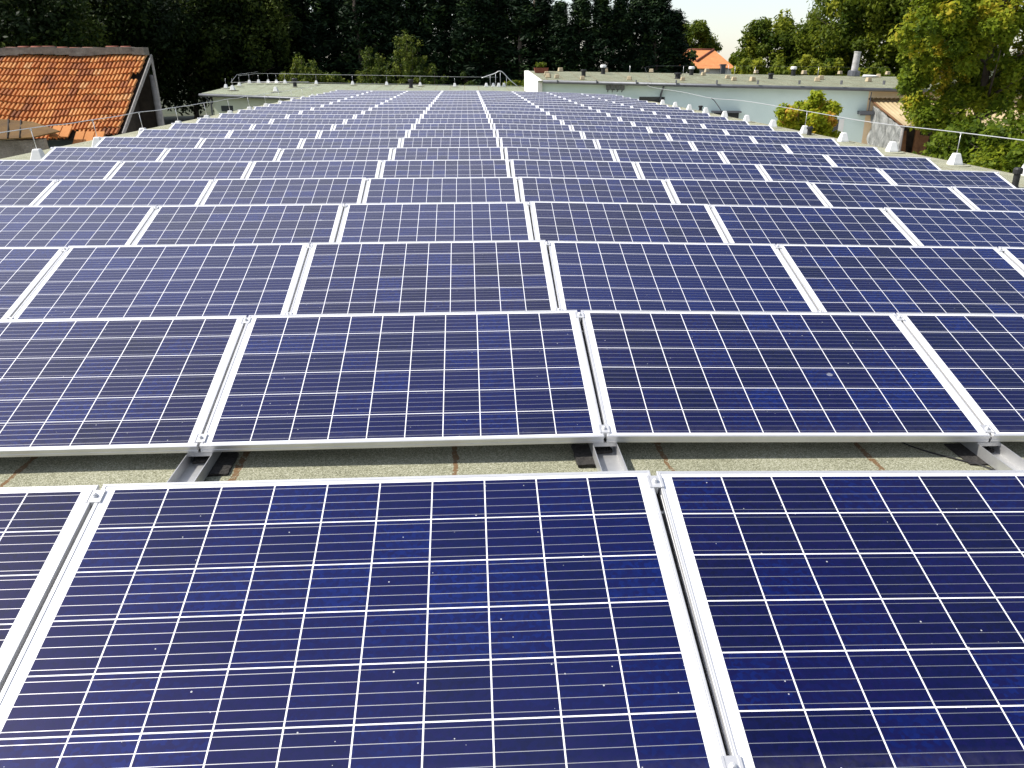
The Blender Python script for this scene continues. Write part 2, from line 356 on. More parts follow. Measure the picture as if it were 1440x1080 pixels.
proto = empty('solar_panel'); link('frame', frame_me, proto); link('cell_sheet', glass_me, proto)
first = True
for r in range(ROWS):
    for c in range(-4, 4):
        o = proto if first else copy_tree(proto); first = False
        zl, zr = ZC[c], ZC[c+1]
        roll = math.atan2(zr-zl, COLW)
        j = lambda s: random.uniform(-s, s)
        yt, zt = ROW0+r*PITCH, (zl+zr)/2
        o.location = ((c+.5)*COLW+j(.0012), yt-PL*math.cos(TILT)+j(.003), zt-PL*math.sin(TILT)+j(.0015))
        Rm = Matrix.Rotation(-roll, 3, 'Y') @ Matrix.Rotation(TILT+R(j(.25)), 3, 'X') @ Matrix.Rotation(R(j(.05)), 3, 'Z')
        o.rotation_euler = Rm.to_euler()
        side = 'left' if c < 0 else 'right'; k = -c if c < 0 else c+1
        rowtxt = 'front row cut by the photo edge' if r == 0 else ('farthest row' if r == ROWS-1 else ORD[r]+' row from the front')
        if r == 0: lab = f'blue solar panel in the front row, {ORD[k-1]} to the {side} of the central dark seam'
        else: lab = f'blue solar panel in the {rowtxt}, {ORD[k-1]} {side} of the central seam'
        tag(o, lab, 'solar panel', 'solar panels in tilted rows on the flat roof')

# ------------------------------------------------------------------ rails between the columns, with clamps
def channel_bm(y0, y1):
    bm = bmesh.new(); wd, h, th = .104, .050, .0028
    box(bm, (0, (y0+y1)/2, th/2), (wd, y1-y0, th))
    for s in (-1, 1):
        box(bm, (s*(wd/2-th/2), (y0+y1)/2, h/2+th/2), (th, y1-y0, h-th))
        for k in range(int((y1-y0)/PITCH)+1):                      # rivet heads by the panel feet
            box(bm, (s*(wd/2+.0012), ROW0+PITCH*k-PL*math.cos(TILT)-.012, .034), (.003, .007, .007))
    return bm
def clamp_bm():
    bm = bmesh.new()
    box(bm, (0, 0, .0022), (.046, .05, .0036)); box(bm, (0, 0, -.012), (.012, .05, .024))
    for s in (-1, 1): box(bm, (s*.019, 0, .0050), (.007, .05, .002))
    lathe(bm, (0, 0, .004), [(.0085, 0), (.0085, .004), (.0065, .0055)], 10)
    lathe(bm, (0, 0, .0095), [(.0062, 0), (.0062, .0045), (.004, .006)], 6)
    return bm
def bracket_bm():
    bm = bmesh.new(); box(bm, (0, 0, 0), (.100, .003, .017)); box(bm, (0, .02, .0085), (.100, .04, .003)); return bm
def shade_strip_bm():
    bm = bmesh.new(); box(bm, (0, PL/2, -.052), (.045, PL-.03, .030)); return bm  # black strip added under each seam so the gap looks shaded
def post_bm():
    bm = bmesh.new(); box(bm, (0, 0, .13), (.045, .03, .26)); box(bm, (0, -.01, .0035), (.09, .08, .005)); return bm
me_ch = None
m_clamp = obj('clamp', clamp_bm(), M['alu']); m_br = obj('bracket', bracket_bm(), M['brownish'] if 'brownish' in M else M['galv']); m_post = obj('support_post', post_bm(), M['galv']); m_shade_strip = obj('seam_shade_strip', shade_strip_bm(), M['black']); shade_strip_me = m_shade_strip.data; bpy.data.objects.remove(m_shade_strip)
clamp_me, br_me, post_me = m_clamp.data, m_br.data, m_post.data
for o in (m_clamp, m_br, m_post): bpy.data.objects.remove(o)
chan_me = None
for c in range(-4, 5):
    x = c*COLW; base = rz(x)+.014
    rail = empty('mounting_rail', (x, ROW0, base))
    if chan_me is None:
        q = obj('channel', channel_bm(-.95, ROWS*PITCH-1.7), M['galv'], rail); chan_me = q.data
    else: link('channel', chan_me, rail)
    for r in range(ROWS):
        yt = r*PITCH; hz = zc(x)-base
        for d in (.052, PL-.045):
            cl = link('clamp', clamp_me, rail); cl.location = (0, yt-d*math.cos(TILT), hz-d*math.sin(TILT)); cl.rotation_euler = (TILT, 0, 0)
        b = link('bracket', br_me, rail); b.location = (0, yt-PL*math.cos(TILT)+.012, hz-PL*math.sin(TILT)-.044)
        tb_ = link('seam_shade_strip', shade_strip_me, rail); tb_.location = (0, yt-PL*math.cos(TILT), hz-PL*math.sin(TILT)); tb_.rotation_euler = (TILT, 0, 0)
        p = link('support_post', post_me, rail); p.location = (0, yt-.12, .002); p.scale.z = (hz-.075)/.26
    where = 'under the central seam' if c == 0 else f'under the {ORD[abs(c)-1]} seam {"left" if c < 0 else "right"} of the central one'
    if abs(c) == 4: where = f'along the {"left" if c < 0 else "right"} end of the rows'
    tag(rail, f'grey metal mounting rail with clamps {where}', 'mounting rail', 'mounting rails running up the roof')

yb1 = ROW0+PITCH-PL*math.cos(TILT)
def pad(x, y, z, sx, sy, sz, lab, rot=0, seed=0):
    rr = random.Random(seed); bm = bmesh.new()
    bmesh.ops.create_grid(bm, x_segments=10, y_segments=10, size=.5)
    geo = bmesh.ops.extrude_face_region(bm, geom=bm.faces[:])
    for v in [g for g in geo['geom'] if isinstance(g, bmesh.types.BMVert)]: v.co.z += 1
    for v in bm.verts: v.co = Vector((v.co.x*sx+rr.uniform(-.002, .002), v.co.y*sy+rr.uniform(-.002, .002), v.co.z*sz+(rr.uniform(-.003, .002) if v.co.z > .5 else 0)))
    bmesh.ops.recalc_face_normals(bm, faces=bm.faces)
    o = obj('rubber_pad', bm, M['rubber']); o.location = (x, y, z); o.rotation_euler = (0, 0, rot)
    tag(o, lab, 'rubber pad', 'rubber pads at the mounting rails')
nm = {-1: 'left rail in the front gap', 0: 'central rail in the front gap', 1: 'right rail in the front gap'}
for c in (-1, 0, 1):
    x = c*COLW
    pad(x+(.03 if c < 0 else -.03), yb1+.02, rz(x)+.001, .19, .20, .0128, f'black granulated rubber pad under the {nm[c]}', .02, c+5)
    pad(x-.004, yb1+.045, rz(x)+.0172, .072, .07, .012, f'small black rubber pad lying inside the {nm[c]}', .1, c+9)

def cable_obj(name, pts, r, m, lab, cat, n=6, group=None):
    bm = bmesh.new(); tube(bm, pts, r, n); o = obj(name, bm, m, smooth=True); tag(o, lab, cat, group); return o
def smooth_pts(pts, k=6):
    P = [Vector(p) for p in pts]; out = []
    for i in range(len(P)-1):
        p0, p1, p2, p3 = P[max(i-1, 0)], P[i], P[i+1], P[min(i+2, len(P)-1)]
        for j in range(k):
            t = j/k; out.append(.5*((2*p1)+(-p0+p2)*t+(2*p0-5*p1+4*p2-p3)*t*t+(-p0+3*p1-3*p2+p3)*t**3))
    return out+[P[-1]]
zr1 = rz(1.5)+.009
cable_obj('cable', smooth_pts([(1.30, 3.42, zr1+.03), (1.36, 3.24, zr1), (1.43, 3.13, zr1), (1.52, 3.05, zr1), (1.60, 2.97, zr1), (1.66, 2.8, zr1-.002)]), .0035, M['black'], 'thin black cable lying on the roof beside the right rail', 'cable')

# ------------------------------------------------------------------ lightning conductors: concrete feet, rods, wires
def foot_bm():
    bm = bmesh.new()
    def sq(h, z, b): return [(-h+b, -h, z), (h-b, -h, z), (h, -h+b, z), (h, h-b, z), (h-b, h, z), (-h+b, h, z), (-h, h-b, z), (-h, -h+b, z)]
    lv = [sq(.108, .012, .016), sq(.106, .04, .016), sq(.060, .205, .012), sq(.051, .222, .012)]
    rg = [[bm.verts.new(p) for p in l] for l in lv]
    for a, b in zip(rg, rg[1:]):
        for i in range(8): bm.faces.new((a[i], a[(i+1) % 8], b[(i+1) % 8], b[i]))
    bm.faces.new(rg[0][::-1]); bm.faces.new(rg[-1])
    return bm
def disc_bm():
    bm = bmesh.new(); lathe(bm, (0, 0, 0), [(.28, .001), (.28, .007), (.26, .012)], 20); return bm
fo = obj('block', foot_bm(), M['cone']); di = obj('base_disc', disc_bm(), M['felt']); foot_me, disc_me = fo.data, di.data
for o in (fo, di): bpy.data.objects.remove(o)
def conductor_weight(x, y, z, rod, lab, lean=0, sc=1, group='concrete feet of the lightning conductor'):
    t = empty('conductor_weight', (x, y, z), (0, 0, random.uniform(-.06, .06))); t.scale = (sc,)*3
    link('block', foot_me, t); link('base_disc', disc_me, t)
    if rod:
        bm = bmesh.new(); tube(bm, [(0, 0, .215), (lean, 0, .222+rod)], .006, 6)
        box(bm, (lean, 0, .222+rod), (.022, .04, .022)); obj('rod', bm, M['wire'], t)
    tag(t, lab, 'concrete foot', group)
XFOOT0 = at_z(1443.5, 247, -.65)
yr = [13.25+2.51*k for k in range(12)]
for k, y in enumerate(yr):
    x = 8.79
    if k == 0: x, y = XFOOT0.x, XFOOT0.y
    rodk = .36 if k in (1, 4) else 0
    lab = {0: 'white concrete foot cut by the right photo edge behind the black vent', 1: 'white concrete foot with upright rod nearest the right photo edge', 4: 'white concrete foot with rod in front of the yellow-green vine'}.get(k)
    if not lab: lab = f'white concrete foot without rod on the right roof edge, {ORD[k]} from the near end'
    conductor_weight(x, y, rz(x)+.004, rodk, lab, .01)
zt = rz(8.8)+.222+.36+.02
wire = [(9.0, 4, zt+.06), (8.85, 10, zt+.04), (8.80, yr[1], zt), (8.80, yr[1]+3.7, zt-.045), (8.80, yr[4], zt), (8.80, yr[6]+.6, zt+.05), at_y(1000, 138, 32.5), at_y(960, 129.5, 38), at_y(915, 122.2, 44.2), at_y(911, 116, 44.8)]
cable_obj('conductor_wire', smooth_pts(wire), .009, M['wire'], 'silver wire strung along the right edge of the solar roof', 'wire')
e = at_y(1000, 138, 32.5); e2 = Vector((e.x+.35, 32.2, rz(9)))
cable_obj('wire_support', smooth_pts([e, e+Vector((.16, 0, -.12)), e2+Vector((0, 0, .15)), e2]), .014, M['black'], 'bent black support holding the silver wire near the pale green wall', 'support')
yl = [14.25+2.36*k for k in range(12)]
for k, y in enumerate(yl):
    conductor_weight(-7.55, y, rz(-8.03)+.004, .30, f'pale concrete foot with rod on the left roof edge, {ORD[k]} from the near end', -.03)
zt = rz(-8)+.222+.30+.02
wl = [(-7.6, 6, zt)]
for k, y in enumerate(yl): wl += [(-7.6, y, zt+random.uniform(-.01, .01)), (-7.6, y+1.2, zt-.012)]
wl += [(-7.6, 41.8, zt), (-8.3, 43.8, zt+.05)]
cable_obj('conductor_wire', smooth_pts(wl, 4), .007, M['wire'], 'silver wire strung along the left edge of the solar roof', 'wire')
def vent(p, h, r, lab, cap=None, group=None):
    t = empty('roof_vent', p); bm = bmesh.new(); lathe(bm, (0, 0, 0), [(r*1.6, 0), (r*1.05, .02), (r, .05), (r, h*.72)], 14); obj('pipe', bm, M['black'], t)
    bm = bmesh.new(); lathe(bm, (0, 0, h*.70), [(r*1.45, 0), (r*1.45, h*.22), (r*1.1, h*.30)], 14); obj('cap', bm, cap or M['black'], t)
    tag(t, lab, 'vent pipe', group)
v = at_z(1426.5, 264, rz(8)); vent((v.x, v.y, rz(v.x)), .30, .048, 'black vent pipe with cap at the near right end of the rows')
v = at_z(1138, 188.5, rz(8)); vent((v.x, v.y, rz(v.x)), .22, .06, 'short black vent pipe between two concrete feet near the vine')
v = at_z(985, 154, rz(8)); vent((v.x, v.y, rz(v.x)), .2, .07, 'low black vent pipe on the right roof edge before the pale green wall')

# ------------------------------------------------------------------ cross wing at the far end, left part
def P3(a, b, c): return Vector(a), (Vector(b)-Vector(a)).cross(Vector(c)-Vector(a)).normalized()
WFL, WFM, WFR = at_y(283, 131, 49), Vector((-8.6, 46.6, 0)), Vector((3.6, 46.05, 0))
WFM.z = at_y(420, 137, 46.6).z; WFR.z = rz(3.6)+.03
WBL, WBR = at_y(345, 116.5, 60), at_y(745, 121.8, 57)
wing = empty('low_rear_wing', (-6, 52, GZ)); tag(wing, 'low wing across the far end with pale felt roof and pale green wall', 'building')
bm = bmesh.new(); slab(bm, [WFL, WFM, WFR, WBR, WBL], .14); o = unparented(obj('roof', bm, M['felt_green']), wing)
bm = bmesh.new()
def wallseg(bm, a, b, ztop_a, ztop_b, zb, th, mi=0):
    a, b = Vector(a), Vector(b); d = (b-a); d.z = 0; nn = Vector((-d.y, d.x, 0)).normalized()*th
    lo = [Vector((a.x, a.y, zb)), Vector((b.x, b.y, zb)), Vector((b.x+nn.x, b.y+nn.y, zb)), Vector((a.x+nn.x, a.y+nn.y, zb))]
    hi = [Vector((lo[0].x, lo[0].y, ztop_a)), Vector((lo[1].x, lo[1].y, ztop_b)), Vector((lo[2].x, lo[2].y, ztop_b)), Vector((lo[3].x, lo[3].y, ztop_a))]
    hexa(bm, lo, hi, mi)
wa, wb = WFL+Vector((.5, .35, 0)), WFM+Vector((-.05, .4, 0))
wallseg(bm, wa, wb, WFL.z-.15, WFM.z-.15, GZ, .3)
wallseg(bm, Vector((wa.x-.35, wa.y+8, 0)), Vector((wa.x-.02, wa.y+.02, 0)), WFL.z-.16, WFL.z-.16, GZ, .3)
unparented(obj('wall', bm, M['wall_lime']), wing)
bm = bmesh.new(); tube(bm, [WFL+Vector((-.1, -.06, -.09)), WFM+Vector((0, -.06, -.09)), WFM+Vector((.1, -.06, -.09))], .075, 8); unparented(obj('gutter', bm, M['gutter']), wing)
bm = bmesh.new(); tube(bm, [WFL+Vector((.15, -.02, -.12)), WFL+Vector((.4, .22, -.5)), WFL+Vector((.4, .22, -3.3))], .05, 8); unparented(obj('downspout', bm, M['gutter']), wing)
bm = bmesh.new(); q = at_y(322, 153, 48.6); box(bm, (q.x, wa.y+(wb.y-wa.y)*(q.x-wa.x)/(wb.x-wa.x)-.02, q.z), (1.0, .08, .3), None); unparented(obj('window', bm, M['glass_dark']), wing)
wp, wn_ = P3(WFL, WFM, WBR)
far_feet = [(318, 124), (327.5, 127), (337, 121), (351, 117.5), (388, 129), (364, 117), (377.5, 117), (389, 117.2), (401, 117.4), (445, 118.5), (496, 119.3), (544, 120), (591, 121), (639.5, 122)]
FW = ['first', 'second', 'third', 'fourth', 'fifth']
for i, (px, py) in enumerate(far_feet):
    q = at_plane(px, py, wp, wn_)
    if i == 4: lab = 'tall pale foot standing alone in the middle of the far wing roof'
    elif i in (0, 1): lab = ['small pale foot at the left tip of the far wing roof', 'larger pale foot nearest the gutter at the left tip of the far wing'][i]
    else: lab = f'small pale concrete foot on the back edge of the far wing, {ORD[i-2 if i < 4 else i-3]} from its left'
    conductor_weight(q.x, q.y, q.z+.002, .0 if i == 4 else .3, lab, 0, 1.2 if i in (1, 4) else 1.0, 'concrete feet on the far wing')
back = [at_plane(px, py, wp, wn_)+Vector((0, 0, .6)) for px, py in [(337, 121), (364, 117), (401, 117.4), (445, 118.5), (496, 119.3), (544, 120), (591, 121), (639.5, 122), (700, 122.5)]]
cable_obj('conductor_wire', back, .008, M['wire'], 'thin grey wire on rods along the back edge of the far wing roof', 'wire')
tie = [Vector((-8.3, 43.8, .35)), WFL+Vector((1.6, .3, .55)), WFL+Vector((1.9, .6, .95)), back[1]+Vector((0, 0, .1))]
cable_obj('conductor_wire', tie, .009, M['wire'], 'grey wire climbing from the left roof edge to the tip of the far wing', 'wire')
low_l = [at_plane(px, py, wp, wn_)+Vector((0, 0, .12)) for px, py in [(345, 117.6), (401, 118.4), (496, 120), (591, 121.6), (640, 122.6), (735, 123.4)]]
cable_obj('conductor_wire', low_l, .007, M['wire'], 'lower of the two thin wires behind the farthest panel row', 'wire')
for px, py, lab in [(415, 122, 'short black vent on the far wing roof left of the rows'), (578, 123.4, 'black vent stub just behind the middle of the farthest panel row')]:
    q = at_plane(px, py, wp, wn_); vent(q, .5, .12, lab)
def arch(px, py, lab):
    q = at_plane(px, py, wp, wn_); t = empty('conductor_junction', q); bm = bmesh.new()
    tube(bm, smooth_pts([(-.9, 0, .55), (-.1, 0, .8), (.35, 0, .95), (.9, 0, .45), (1.4, 0, .05)]), .03, 6)
    for dx, h in ((-.35, .7), (0, .8), (.3, .9), (.7, .6)): tube(bm, [(dx, 0, .1), (dx, 0, h)], .015, 5)
    obj('rod', bm, M['wire'], t)
    for dx in (-.6, -.15, .2, .55):
        b = link('block', foot_me, t); b.location = (dx, random.uniform(-.2, .2), 0); b.scale = (1.1, 1.1, 1.1)
    tag(t, lab, 'conductor junction')
arch(697, 122.3, 'cluster of pale feet and an arched wire behind the farthest row')

# ------------------------------------------------------------------ taller building at the far right
A = at_y(757, 113.5, 46.); B = at_y(1290, 126, 42.6); D = at_y(738, 99.5, 52.); E_ = at_y(1262, 108., 49.5)
ext = (B-A)*.35; B2 = B+ext; E2 = E_+(E_-D)*.35
rb = empty('long_rear_building', (14, 46, GZ)); tag(rb, 'long low building with flat felt roof, pale green front and white end', 'building')
u = (B-A); u.z = 0; u.normalize(); nfr = Vector((u.y, -u.x, 0))      # toward the camera
bm = bmesh.new(); slab(bm, [A+nfr*.0, B2, E2, D], .07); unparented(obj('roof', bm, M['felt_grey']), rb)
bm = bmesh.new()                                                    # the long front wall, pale green then peach
xs_split = at_plane(1219, 150, A-nfr*.42, nfr)
kx = (xs_split-A).dot(u); Wa = A-nfr*.42
LW = (B2-A).length
def zroof(k): return A.z+(B2.z-A.z)*k/LW
wallseg(bm, Wa+u*.12, Wa+u*kx, zroof(0)-.075, zroof(kx)-.075, GZ, .3); unparented(obj('wall', bm, M['wall_green']), rb)
bm = bmesh.new(); wallseg(bm, Wa+u*kx, Wa+u*LW, zroof(kx)-.075, zroof(LW)-.075, GZ, .3); o = unparented(obj('wall', bm, M['wall_peach']), rb); o['label'] = 'peach coloured right stretch of the front wall'
bm = bmesh.new()                                                    # white end wall with its raised edge
lo = [Vector((A.x, A.y, GZ)), Vector((A.x+.25, A.y+.1, GZ)), Vector((D.x+.25, D.y, GZ)), Vector((D.x, D.y, GZ))]
hi = [A+Vector((-.03, -.01, .012)), A+Vector((.22, .1, .012)), D+Vector((.22, 0, .012)), D+Vector((-.03, 0, .012))]
hexa(bm, lo, hi); bmesh.ops.recalc_face_normals(bm, faces=bm.faces); o = unparented(obj('wall', bm, M['wall_white']), rb); o['label'] = 'bright white end wall'
bm = bmesh.new()
ga, gb = A+nfr*.09-Vector((0, 0, .045)), B2+nfr*.09-Vector((0, 0, .045))
tube(bm, [ga+u*.25, gb], .085, 8)
for k in range(14):
    q = ga+u*(1.0+k*2.05); box(bm, q+nfr*.02, (.035, .20, .19), None)
unparented(obj('gutter', bm, M['gutter']), rb)
bm = bmesh.new(); q = at_plane(930, 121, Wa+nfr*.06, nfr); k = (q-A).dot(u); base = Wa+u*k+nfr*.07
tube(bm, [A+u*k+nfr*.07+Vector((.15, 0, -.12)), base+Vector((0, 0, zroof(k)-.55-base.z)), base+Vector((0, 0, -3-base.z))], .05, 8); unparented(obj('downspout', bm, M['gutter']), rb)
def wall_rect(name, x0, y0, x1, y1, mt, proud=.03, th=.08):
    a, b = at_plane(x0, y0, Wa, nfr), at_plane(x1, y1, Wa, nfr)
    bm = bmesh.new(); c = (a+b)/2; wd = abs((b-a).dot(u)); h = abs(a.z-b.z)
    rot = Vector((1, 0, 0)).rotation_difference(u)
    box(bm, c+nfr*(proud-th/2), (wd, th, h), rot); return unparented(obj(name, bm, mt), rb)
wall_rect('window', 899, 136, 934, 147, M['glass_dark'])
wall_rect('window', 1158, 168, 1181, 192, M['glass_dark']); wall_rect('window_frame', 1180, 167, 1184, 192, M['wall_white'], .05)
wall_rect('canopy', 1000, 155.5, 1041, 158, M['gutter'], .5, .55); wall_rect('window', 1004, 158.5, 1038, 170, M['glass_dark'])
# four grey boxes fixed to the wall under the gutter
t = empty('wall_box', at_plane(864, 121, Wa, nfr), (0, 0, math.atan2(u.y, u.x)))
for k in range(4):
    bm = bmesh.new(); hexa(bm, [(-.42+k*.25, -.20, -.16), (-.22+k*.25, -.20, -.16), (-.24+k*.25, -.02, -.2), (-.40+k*.25, -.02, -.2)][::1], [(-.44+k*.25, -.26, .17), (-.20+k*.25, -.26, .17), (-.20+k*.25, -.01, .17), (-.44+k*.25, -.01, .17)])
    tube(bm, [(-.32+k*.25, -.1, -.17), (-.36+k*.25, -.06, -.3)], .02, 5); bmesh.ops.recalc_face_normals(bm, faces=bm.faces); obj('hopper', bm, M['gutter'], t)
tag(t, 'row of four dark grey boxes fixed under the gutter of the pale wall', 'wall box')
rp, rn = P3(A, B, D)
blocks = [(768.5, 105.5, 'behind another at the left corner'), (771, 109, 'near the left corner, foremost there'), (783, 110, 'third from the left along the gutter'), (788, 100.5, 'first on the back edge from the left'),
          (819, 112, 'just below the first black vent'), (852, 101.5, 'beside the leftmost white-capped vent'), (885, 112.5, 'rodded, by the gutter over the wall boxes'), (916, 101.8, 'on the back edge beneath the red flowers'),
          (960, 113.3, 'rodded, by the gutter left of the orange house'), (989, 106.2, 'just in front of the orange house, lower one'), (994, 101.8, 'just in front of the orange house, upper one'), (1023, 110.5, 'left of the rodded pair by the house'),
          (1032, 113.5, 'right of the rodded pair by the house'), (1063, 103.2, 'on the back edge before the yellow shrubs'), (1058, 114.2, 'with leaning rod, before the yellow shrubs'), (1130.5, 104.5, 'on its back edge near the last vent'),
          (1149, 114.6, 'left of the touching pair near the gutter'), (1154, 112, 'right of the touching pair near the gutter'), (1181, 104.5, 'on the back edge left of the chimney'), (1221, 115, 'by the gutter where the wall turns peach'),
          (1235, 109, 'beside the pale scrap right of the chimney'), (1248, 105, 'on the back edge right of the chimney')]
rods = {6, 8, 11, 12, 14, 16}
def block_bm(rr):
    bm = bmesh.new(); vs = box(bm, (0, 0, .11), (.30, .26, .22))
    for v in vs:
        if v.co.z > .1: v.co.x *= .78; v.co.y *= .8
    bmesh.ops.bevel(bm, geom=bm.edges[:], offset=.02, segments=1, affect='EDGES'); return bm
bb = obj('block', block_bm(random), M['concrete']); blk_me = bb.data; bpy.data.objects.remove(bb)
for i, (px, py, wh) in enumerate(blocks):
    q = at_plane(px, py, rp, rn)+Vector((0, 0, .003)); t = empty('concrete_block', q, (0, 0, random.uniform(-.4, .4)))
    b = link('block', blk_me, t); b.scale = (random.uniform(.8, 1.0),)*3
    if i in rods:
        bm = bmesh.new(); tube(bm, [(0, 0, .18), (.12 if i == 14 else .0, 0, .72)], .009, 5); obj('rod', bm, M['wire'], t)
    tag(t, f'tan block on the long rear roof, {wh}', 'concrete block', 'concrete blocks on the long rear roof')
for px, py, h, r, capm, lab in [(820.5, 107.5, .36, .12, None, 'first black vent from the left on the long rear roof'), (848, 104, .5, .12, M['cone'], 'white-capped black vent on the back of the long rear roof'),
                     (953, 110.5, .3, .15, None, 'low wide black vent on the long roof, left of the orange house'), (972, 105.5, .46, .12, M['cone'], 'white-capped black vent beside the orange house wall'),
                     (1083.5, 111, .3, .12, None, 'short black vent on the long roof below the yellow shrubs'), (1115, 106.5, .5, .12, M['cone'], 'white-capped black vent left of the chimney, on the long roof')]:
    vent(at_plane(px, py, rp, rn), h, r, lab, capm)
q = at_plane(761, 102.5, rp, rn); t = empty('planter', q); bm = bmesh.new(); hexa(bm, [(-.35, -.18, 0), (.35, -.18, 0), (.35, .18, 0), (-.35, .18, 0)], [(-.42, -.22, .28), (.42, -.22, .28), (.42, .22, .28), (-.42, .22, .28)]); obj('box', bm, M['brick'], t)
planter = t
ch_ = at_plane(1200, 107, rp, rn)
t = empty('chimney', ch_); bm = bmesh.new(); lathe(bm, (0, 0, 0), [(.34, 0), (.34, .26), (.26, .30)], 14); obj('collar', bm, M['gutter'], t)
bm = bmesh.new(); lathe(bm, (0, 0, .28), [(.19, 0), (.185, .4), (.19, .42), (.18, .96), (.20, .98), (.20, 1.05)], 16); obj('pipe', bm, M['chim'], t); t.rotation_euler = (0, .05, 0)
tag(t, 'pale round chimney pipe rising from the long rear roof under the trees', 'chimney')
q = at_plane(1222, 108.5, rp, rn); bm = bmesh.new(); slab(bm, [q+Vector((-.5, -.2, .05)), q+Vector((.5, -.3, .09)), q+Vector((.55, .2, .1)), q+Vector((-.2, .3, .14))], .03)
tag(obj('sheet_scrap', bm, M['cone']), 'pale scrap of sheet lying on the long roof right of the chimney', 'scrap')
cable_obj('conductor_wire', smooth_pts([at_plane(911, 117, rp, rn)+Vector((0, -.5, .1)), at_plane(908, 106, rp, rn)+Vector((0, 0, .25)), at_plane(912, 101, rp, rn)+Vector((0, 0, .3)), at_plane(960, 101.5, rp, rn)+Vector((0, 0, .35)), at_plane(1060, 103, rp, rn)+Vector((0, 0, .4)), at_plane(1250, 105.5, rp, rn)+Vector((0, 0, .4))]), .005, M['gutter'], 'thin wire curling onto the long rear roof and along its back edge', 'wire')

# ------------------------------------------------------------------ lean-to shed at the right end
sh = empty('lean_to_shed', at_plane(1245, 190, Wa, nfr)); tag(sh, 'ramshackle lean-to with tan corrugated roof and plastic sheet side', 'shed')
def unp(o): return unparented(o, sh)
T0 = at_plane(1224, 139.5, Wa+nfr*.05, nfr); k0 = (T0-A).dot(u)
F0 = at_plane(1271, 176.5, Wa+nfr*3.0, nfr)
T1 = T0+u*6.5; F1 = F0+u*6.5
bm = bmesh.new(); n_ = 90; prev = None
for i in range(n_+1):
    a, b = T0+(T1-T0)*(i/n_), F0+(F1-F0)*(i/n_); dz = Vector((0, 0, .03*math.sin(i*2.1)))
    cur = [bm.verts.new(a+dz+Vector((0, 0, .06))), bm.verts.new(b+dz), bm.verts.new(b+dz-Vector((0, 0, .012))), bm.verts.new(a+dz+Vector((0, 0, .048)))]
    if prev:
        for x in range(4): bm.faces.new((prev[x], cur[x], cur[(x+1) % 4], prev[(x+1) % 4]))
    prev = cur
unp(obj('roof', bm, M['corr'], None, True))
bm = bmesh.new(); tube(bm, [T0-u*.05+Vector((0, 0, .02)), F0-u*.05-Vector((0, 0, .03))], .05, 6); unp(obj('edge_batten', bm, M['brownwood']))
bm = bmesh.new()
for k in (0, 2.2, 5):
    q = F0+u*k-nfr*.05; tube(bm, [q-Vector((0, 0, .04)), Vector((q.x, q.y, GZ))], .06, 6)
unp(obj('post', bm, M['greywood']))
m, t_, p_ = mat("crumpled_plastic_sheet"); n2 = N(t_); oo = n2.obj()
mp = n2.new("ShaderNodeMapping"); mp.inputs['Scale'].default_value = (1.2, 1.2, .35); n2.put(mp.inputs[0], oo)
f_ = n2.noise(mp.outputs[0], 5, 6, .7)
n2.put(p_.inputs['Base Color'], n2.ramp(f_, [(.35, (.22, .23, .22)), (.55, (.48, .49, .47)), (.75, (.72, .71, .66))])); p_.inputs['Roughness'].default_value = .3
n2.put(p_.inputs['Normal'], n2.bump(f_, .8, .06)); M['plastic'] = m
bm = bmesh.new(); gx, gy = 16, 12; vv = []
for i in range(gx+1):
    col_ = []
    for j_ in range(gy+1):
        s = i/gx; a = T0+(F0-T0)*(.12+.88*s)-Vector((0, 0, .12)); zb = -3.0
        p = Vector((a.x, a.y, a.z+(zb-a.z)*j_/gy))-u*(.03+.05*math.sin(i*1.7+j_*.9)+.04*math.sin(i*.8-j_*1.3)); col_.append(bm.verts.new(p))
    vv.append(col_)
for i in range(gx):
    for j_ in range(gy): bm.faces.new((vv[i][j_], vv[i+1][j_], vv[i+1][j_+1], vv[i][j_+1]))
bmesh.ops.solidify(bm, geom=bm.faces[:], thickness=.01); unp(obj('plastic_sheet', bm, M['plastic'], None, True))
bm = bmesh.new()
for k, (dx, dn, h, wd) in enumerate([(.7, 2.2, 1.7, .5), (1.3, 1.9, 2.0, .2), (1.7, 2.3, 1.5, .5)]):
    q = F0-nfr*dn+u*dx; box(bm, (q.x, q.y, GZ+h/2+.2), (wd, .1, h), Vector((0, 0, 1)).rotation_difference(Vector((.12*(k-1), 0, 1))))
unp(obj('timber', bm, M['brownwood']))
bm = bmesh.new(); q = F0-nfr*2.85; wallseg(bm, q-u*.2, q+u*6.2, T0.z-.2, T0.z-.2, GZ, .04); unp(obj('back_board', bm, M['darkwood']))
q = at_plane(1216, 158, Wa, nfr); bm = bmesh.new(); box(bm, q+nfr*.3, (.75, .55, .16), Vector((1, 0, 0)).rotation_difference(u)); box(bm, q+nfr*.3-Vector((0, 0, .1)), (.6, .05, .06)); tube(bm, [q+nfr*.5+u*.05, q+nfr*.5+u*.05+Vector((0, 0, 1.0))], .025, 6)
tag(obj('aerial_shelf', bm, M['gutter']), 'dark shelf with a short mast on the green wall beside the shed', 'shelf')

